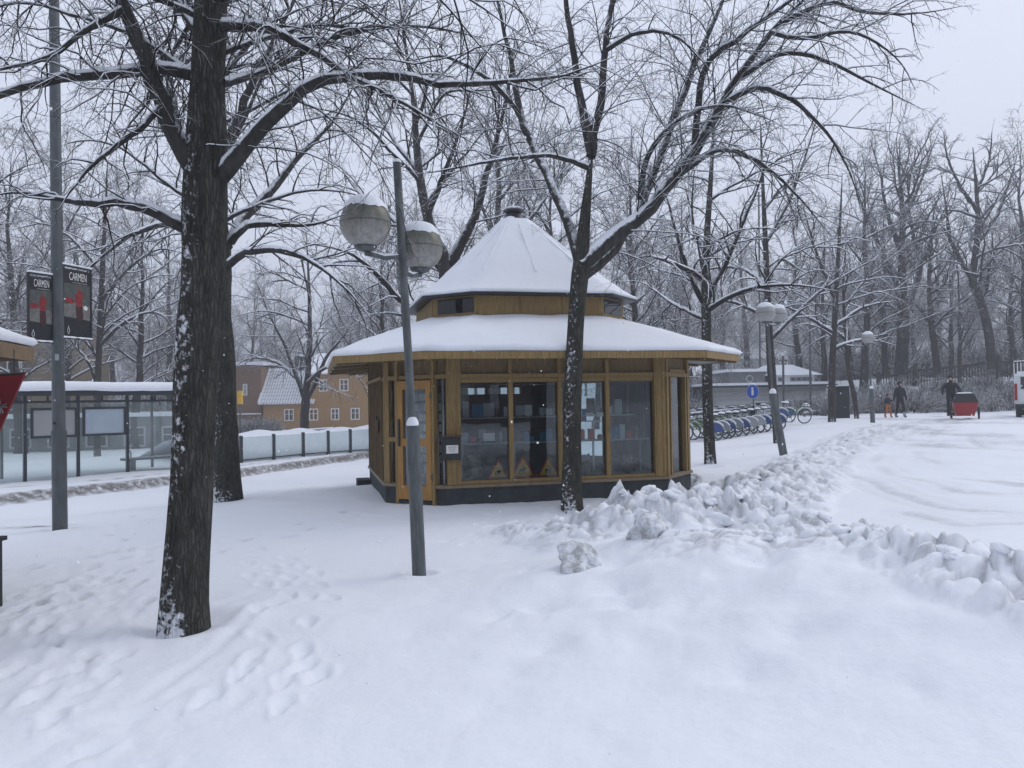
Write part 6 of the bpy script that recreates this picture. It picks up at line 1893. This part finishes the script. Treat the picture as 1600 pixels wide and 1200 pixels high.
custom_tree('slimmer leaning tree on the bank between the two broad ones',
    [(1466, 600, 12), (1463, 565, 11), (1455, 500, 9), (1452, 440, 7), (1455, 380, 6), (1460, 320, 4)],
    [[(1457, 510, 6), (1435, 480, 5), (1415, 465, 3)], [(1453, 450, 6), (1480, 410, 4), (1500, 380, 3)]],
    60.0, 94, bank_lv, auto=dict(bauto, n=9), sides=8, K=20, rmin=.014, mats=('bark_far', 'twig_far', 'twig_far'), flare=.3)

# generic far trees, instanced
def generic_tree(seed, H, spread, upb, droop, dens):
    rng = np.random.RandomState(seed)
    K = 14; z = np.linspace(-.5, H * .9, K); w_ = np.cumsum(rng.randn(K, 2) * .06 * H / 12, 0)
    P = np.stack([w_[:, 0], w_[:, 1], z], 1); Rr = np.interp(z, [-.5, 0, H * .3, H * .9], [.028 * H * .7, .019 * H, .012 * H, .0008 * H])
    g = empty('bare_tree', (0, 0, 0))
    V, q = rough_tube(P, Rr, 10, .15, seed, .3); mesh_np('trunk', V, q, M['bark_far'], g)
    Q, R2 = grow(rng, P[None], Rr[None], dens=dens / H, t0=.22, t1=1.0, lr=spread, lmin=1.5, lmax=H * .42, ang=(30, 65), K=10, droop=droop * .5, wig=.11, rmax=.07, rmin=.012, upb=upb, taper=.88)
    parts = [tubes(Q, R2, 5)]; s_ = snow_on(Q, R2, rng, .8, .6); snp = [tubes(*s_, 5)]
    for lv, sd in ((dict(dens=2.3, t0=.1, t1=1, lr=.5, lmin=.6, lmax=3, ang=(28, 60), K=6, droop=droop, wig=.16, rmax=.028, rmin=.012, upb=upb), 4),
                   (dict(dens=4.2, t0=.1, t1=1, lr=.48, lmin=.4, lmax=1.7, ang=(28, 60), K=4, droop=droop, wig=.2, rmax=.015, rmin=.011), 3),
                   (dict(dens=6.5, t0=.1, t1=1, lr=.5, lmin=.25, lmax=.9, ang=(28, 60), K=3, droop=0, wig=.2, rmax=.011, rmin=.010), 3)):
        Q, R2 = grow(rng, Q, R2, **lv); parts.append(tubes(Q, R2, sd))
        if sd == 4: s_ = snow_on(Q, R2, rng, .9, .7); snp.append(tubes(*s_, 4))
    V, q = join(parts); mesh_np('crown', V, q, M['twig_far'], g)
    V, q = join(snp); mesh_np('branch_snow', V, q, M['snow'], g)
    return g
gens = [generic_tree(101, 13, .36, .3, .10, 24), generic_tree(102, 15, .36, .4, .04, 32), generic_tree(103, 11, .42, .2, .14, 22), generic_tree(104, 16, .34, .5, .03, 32)]
used = [False] * 4
rnd = random.Random(12)
def plant(px, d, gi=None, s=None, label='', group=''):
    p = at(px, 620, d); z = float(terrain(p[0], d))
    gi = rnd.randrange(4) if gi is None else gi
    if used[gi]: o = copy_tree(gens[gi])
    else: o = gens[gi]; used[gi] = True
    s = s or rnd.uniform(.85, 1.25)
    o.location = (p[0], d, z - .05); o.rotation_euler = (rnd.uniform(-.04, .04), rnd.uniform(-.04, .04), rnd.uniform(0, 6.28)); o.scale = (s, s, s * rnd.uniform(.95, 1.1))
    tag(o, label, 'tree', group)
    return o
G1 = ('bare snow dusted tree in the park behind the tram shelter', 'park trees behind the tram shelter')
for px, d in ((-60, 30), (30, 38), (95, 46), (215, 40), (262, 55), (120, 62), (10, 60), (180, 70), (-90, 48), (60, 80), (240, 82), (-20, 74), (150, 92), (290, 66)):
    plant(px, d, None, None, *G1)
G2 = ('bare tree among those behind the ochre house', 'trees behind the ochre house')
for px, d in ((330, 84), (395, 90), (430, 100), (520, 88), (560, 96), (600, 86), (350, 110), (470, 115), (620, 108), (540, 120)):
    plant(px, d, None, None, *G2)
G3 = ('bare tree whose crown shows above the kiosk roof', 'trees behind the kiosk')
for px, d in ((590, 40), (640, 52), (770, 38), (820, 48), (860, 34), (930, 44), (985, 36), (1030, 50), (720, 60), (900, 62), (1000, 66), (800, 74), (680, 80), (950, 85)):
    plant(px, d, None, None, *G3)
G4 = ('bare tree in the dense wood right of the kiosk', 'wood right of the kiosk')
for px, d in ((1080, 62), (1050, 44), (1130, 72), (1170, 84), (1245, 66), (1290, 60), (1345, 55), (1240, 90), (1320, 76), (1100, 92), (1280, 100), (1360, 90), (1200, 104), (1335, 66), (1375, 72)):
    plant(px, d, None, None, *G4)
G5 = ('bare tree in the wood on the bank behind the picket fence', 'wood on the right bank')
for px, d in ((1385, 62), (1430, 70), (1490, 66), (1515, 74), (1580, 64), (1610, 60), (1640, 70), (1470, 84), (1550, 86), (1600, 84), (1420, 96), (1520, 100), (1660, 84), (1500, 60), (1575, 72)):
    plant(px, d, None, None, *G5)
G6 = ('faint tree of the far haze line', 'trees of the far haze line')
for k in range(44):
    plant(-120 + k * 41 + rnd.uniform(-12, 12), rnd.uniform(115, 150), None, rnd.uniform(1.0, 1.3), *G6)
# trees across the street behind the viewer, mirrored in the kiosk glass
for k, (x, y) in enumerate(((-14, -16), (-7, -20), (-1, -17), (5, -21), (11, -17), (17, -20), (-20, -22))):
    o = copy_tree(gens[k % 4]); o.location = (x, y, 0); o.rotation_euler = (0, 0, k); o.scale = (1, 1, 1)
    tag(o, 'bare street tree mirrored in the kiosk glass', 'tree', 'trees across the street')

g = empty('reflection_building', (2, -27, 0), 0, 'unseen building added behind the viewer to shape the kiosk glass reflections', 'building')  # unseen, added so the kiosk panes mirror a structured dark front
MB().box((0, -4, 3.6), (44, 8, 7.6)).build('wall', M['brown'], g); MB().box((0, -4, 7.55), (45, 9, .3)).build('roof_snow', M['snow_roof'], g)
for fl in range(2):
    for k in range(13):
        o = MB().box((-19 + k * 3.1, .03, 2.0 + fl * 3.0), (1.5, .08, 1.7)).build('window', M['white'], g); MB().box((-19 + k * 3.1, .08, 2.0 + fl * 3.0), (1.3, .02, 1.5)).build('pane', M['lightwall'], o)
# ordinal labels, left to right as seen
_ord = ['first', 'second', 'third', 'fourth', 'fifth', 'sixth', 'seventh', 'eighth', 'ninth', 'tenth', 'eleventh', 'twelfth', 'thirteenth', 'fourteenth', 'fifteenth', 'sixteenth']
for lab, grp in (G1, G2, G3, G4, G5):
    ts = sorted([o for o in col.objects if o.get('label') == lab], key=lambda o: o.location.x / o.location.y)
    for k, o in enumerate(ts): o['label'] = lab + ', %s from left' % _ord[k]
# shrubs on the bank and near hedge
def shrub(seed, n=60, h=1.3):
    rng = np.random.RandomState(seed)
    P = np.zeros((n, 5, 3)); P[:, 0, :2] = rng.randn(n, 2) * .25; d = unit(np.stack([rng.randn(n) * .6, rng.randn(n) * .6, np.ones(n)], 1))
    for k in range(1, 5):
        d = unit(d + rng.randn(n, 3) * .2); P[:, k] = P[:, k - 1] + d * (h / 4) * rng.uniform(.6, 1.2, (n, 1))
    Rr = np.linspace(.02, .008, 5)[None].repeat(n, 0)
    g = empty('leafless_shrub', (0, 0, 0))
    parts = [tubes(P, Rr, 4)]
    Q, R2 = grow(rng, P, Rr, 5, .2, 1, .4, .2, .7, (25, 60), 4, .05, .2, .012, .008); parts.append(tubes(Q, R2, 3))
    Q, R2 = grow(rng, Q, R2, 6, .2, 1, .5, .1, .3, (25, 60), 3, .0, .2, .008, .006); parts.append(tubes(Q, R2, 3))
    V, q = join(parts); mesh_np('twigs', V, q, M['shrub'], g)
    mb = MB(); mb.ball((0, 0, 0), .3, 10, 6, .4, 0, 1); mb.build('snow_cushion', M['snow'], g)
    return g
sh = [shrub(1), shrub(2)]; first = [True, True]
rr2 = random.Random(4)
def put_shrub(x, y, s, label, group):
    k = rr2.randrange(2)
    if first[k]: o = sh[k]; first[k] = False
    else: o = copy_tree(sh[k])
    o.location = (x, y, float(terrain(x, y)) - .03); o.rotation_euler = (0, 0, rr2.uniform(0, 6)); o.scale = (s, s, s)
    tag(o, label, 'shrub', group)
for k in range(46):
    px = 1290 + k * 7.2; d = rr2.uniform(47, 57); p = at(px, 600, d)
    put_shrub(p[0], d, rr2.uniform(.8, 1.5), 'leafless snowy shrub on the bank below the picket fence', 'shrubs on the bank')
for k in range(10):
    p = at(1262 + k * 5, 600, 47); put_shrub(p[0], 45 + rr2.random() * 4, rr2.uniform(.7, 1.2), 'leafless shrub beside the dark hut', 'shrubs by the dark hut')
for k in range(10):
    p = at(1060 + k * 6, 600, 40); put_shrub(p[0], 40 + rr2.random() * 6, rr2.uniform(.8, 1.4), 'leafless shrub behind the bicycle rack', 'shrubs behind the bicycle rack')
for k in range(8):
    p = at(366 + k * 6, 600, 60); put_shrub(p[0], 60 + rr2.random() * 3, rr2.uniform(.8, 1.2), 'leafless shrub in front of the brown annex', 'shrubs by the brown annex')

UG = 'tall leafless undergrowth bush between the far trunks'
for k in range(34):
    px = 1040 + k * 18.5 + rr2.uniform(-8, 8); d = rr2.uniform(62, 82); p = at(px, 600, d)
    put_shrub(p[0], d, rr2.uniform(2.0, 3.2), UG + ' on the right', 'undergrowth in the right wood')
for k in range(22):
    px = -40 + k * 16 + rr2.uniform(-6, 6); d = rr2.uniform(56, 70); p = at(px, 600, d)
    put_shrub(p[0], d, rr2.uniform(2.2, 3.6), UG + ' behind the tram shelter', 'undergrowth behind the tram shelter')
for k in range(8):
    px = 1050 + k * 11; d = rr2.uniform(54, 60); p = at(px, 600, d)
    put_shrub(p[0], d, rr2.uniform(1.8, 2.4), UG + ' beside the grey pavilion', 'undergrowth by the pavilion')
# ------------------------------------------------------------------ snow clods
def clod_mesh(rng, r, sub=3):
    bm = bmesh.new(); bmesh.ops.create_icosphere(bm, subdivisions=sub, radius=1.0)
    V = np.array([v.co[:] for v in bm.verts]); Fc = np.array([[v.index for v in f.verts] for f in bm.faces]); bm.free()
    o = rng.rand(3) * 50
    n = fbm(V[:, 0] * 1.1 + o[0], V[:, 1] * 1.1 + V[:, 2] * 1.3 + o[1], 5, 3)
    V = V * (1 + .95 * n)[:, None]
    V *= r * np.array([rng.uniform(.9, 1.4), rng.uniform(.8, 1.2), rng.uniform(.6, .85)])
    a = rng.rand() * 6.28; c, s = math.cos(a), math.sin(a); V[:, :2] = V[:, :2] @ np.array([[c, -s], [s, c]])
    return V, Fc
rngc = np.random.RandomState(5); Vs = []; Fs = []; off = 0
pos = []
for pts, hs, ws, n in ((B1, B1h, B1w, 110), (B2, B2h, B2w, 26), (B3, B3h, B3w, 16)):
    for k in range(n):
        t = rngc.rand() * (len(pts) - 1.001); i = int(t); f = t - i
        q = np.array(pts[i]) * (1 - f) + np.array(pts[i + 1]) * f; wd = ws[i] * (1 - f) + ws[i + 1] * f; hh = hs[i] * (1 - f) + hs[i + 1] * f
        q = q + rngc.randn(2) * wd * .45
        pos.append((q[0], q[1], rngc.uniform(.035, .11) * (.6 + hh * 1.3)))
px_, py_, pr_ = map(np.array, zip(*pos)); zz, _, _ = snow_height(px_, py_)
for x, y, r_, z in zip(px_, py_, pr_, zz):
    V, Fc = clod_mesh(rngc, r_, 3); V += np.array([x, y, z - r_ * .22]); Vs.append(V); Fs.append(Fc + off); off += len(V)
o = mesh_np('snow_clods', np.concatenate(Vs), np.concatenate(Fs), M['clod']); tag(o, 'tumbled snow clods along the ploughed ridges', 'snow clods', None, 'stuff')
for px, py, r_, lb in ((907, 882, .16, 'large round grey snow boulder lying left of the ridge'), (965, 800, .15, 'upright snow lump near the trunk in front of kiosk'),
                       (1010, 812, .19, 'pair topped snow lump in the middle of the ridge'), (1085, 762, .20, 'highest snow lump against the kiosk corner'), (1500, 880, .2, 'wide snow lump at the right end of near ridge'), (1590, 905, .24, 'large snow lump cut by the right edge')):
    p = ground_at(px, py)
    for _ in range(8): p = ground_at(px, py, lambda a_, b_, z_=gz(p[0], p[1]): z_)
    V, Fc = clod_mesh(rngc, r_, 4)
    V[:, 2] *= 1.25; V[:, 0] *= .9 + .35 * (V[:, 2] > 0) * 0
    V += V / np.linalg.norm(V, axis=1, keepdims=True) * (.09 * fbm(V[:, 0] * 5 + px, V[:, 1] * 5 + V[:, 2] * 6, 9, 2))[:, None]
    V += V / np.linalg.norm(V, axis=1, keepdims=True) * (.02 * fbm(V[:, 0] * 14, V[:, 1] * 14 + V[:, 2] * 17, 3, 3))[:, None]
    o = mesh_np('snow_boulder', V, Fc, M['clod_grey']); o.location = (p[0], p[1], gz(p[0], p[1]) + r_ * .02)
    tag(o, lb, 'snow lump', 'big snow lumps')

# ------------------------------------------------------------------ overhead wires
for a, b, lb in ((at(1300, 478, 45), at(1700, 486, 40), 'upper thin overhead wire crossing in front of bank trees'), (at(1300, 506, 45), at(1700, 512, 40), 'lower thin overhead wire crossing in front of bank trees')):
    g = empty('overhead_wire', a, 0, lb, 'wire', 'overhead wires at right')
    n = 14; pts = [a + (b - a) * t + np.array([0, 0, -.6 * 4 * t * (1 - t) * .3]) for t in np.linspace(0, 1, n)]
    mb = MB(); mb.tube(pts, .012, 5); mb.build('strand', M['cord'], g, True)

# ------------------------------------------------------------------ falling snow
rng = np.random.RandomState(77); n = 2600
d = rng.uniform(2.0, 26, n) ; d = 2.2 + 24 * rng.rand(n) ** .55
x = (rng.rand(n) * 2 - 1) * d * .75; z = rng.uniform(.1, 1, n) * (1.7 + d * .55)
c = np.stack([x, d, z], 1); keep = z > .3; c = c[keep]
insk = (np.hypot(c[:, 0] - KC[0], c[:, 1] - KC[1]) < 3.4); c = c[~insk]; n = len(c)
r = rng.uniform(.0025, .0065, n)
oc = np.array([[1, 0, 0], [0, 1, 0], [-1, 0, 0], [0, -1, 0], [0, 0, 1], [0, 0, -1]], float)
r = r * 1.35
V = c[:, None, :] + oc[None] * r[:, None, None] * rng.uniform(.7, 1.4, (n, 1, 3))
fc = np.array([[0, 1, 4], [1, 2, 4], [2, 3, 4], [3, 0, 4], [1, 0, 5], [2, 1, 5], [3, 2, 5], [0, 3, 5]])
Fc = (fc[None] + np.arange(n)[:, None, None] * 6).reshape(-1, 3)
o = mesh_np('falling_snow', V.reshape(-1, 3), Fc, M['snow']); tag(o, 'small falling snowflakes drifting through the air', 'snowflakes', None, 'stuff')

# ------------------------------------------------------------------ haze
mb = MB(); mb.box((0, 0, 14.5), (1260, 1260, 35)); h = mb.build('haze', M['snow'])
hm = bpy.data.materials.new('haze_air'); hm.use_nodes = True
for nn in list(hm.node_tree.nodes): hm.node_tree.nodes.remove(nn)
pv = hm.node_tree.nodes.new('ShaderNodeVolumePrincipled'); ov = hm.node_tree.nodes.new('ShaderNodeOutputMaterial')
pv.inputs['Color'].default_value = (.86, .89, .95, 1); pv.inputs['Density'].default_value = .0035
hm.node_tree.links.new(pv.outputs[0], ov.inputs['Volume'])
h.data.materials.clear(); h.data.materials.append(hm); tag(h, 'thin winter haze in the air', None, None, 'stuff')
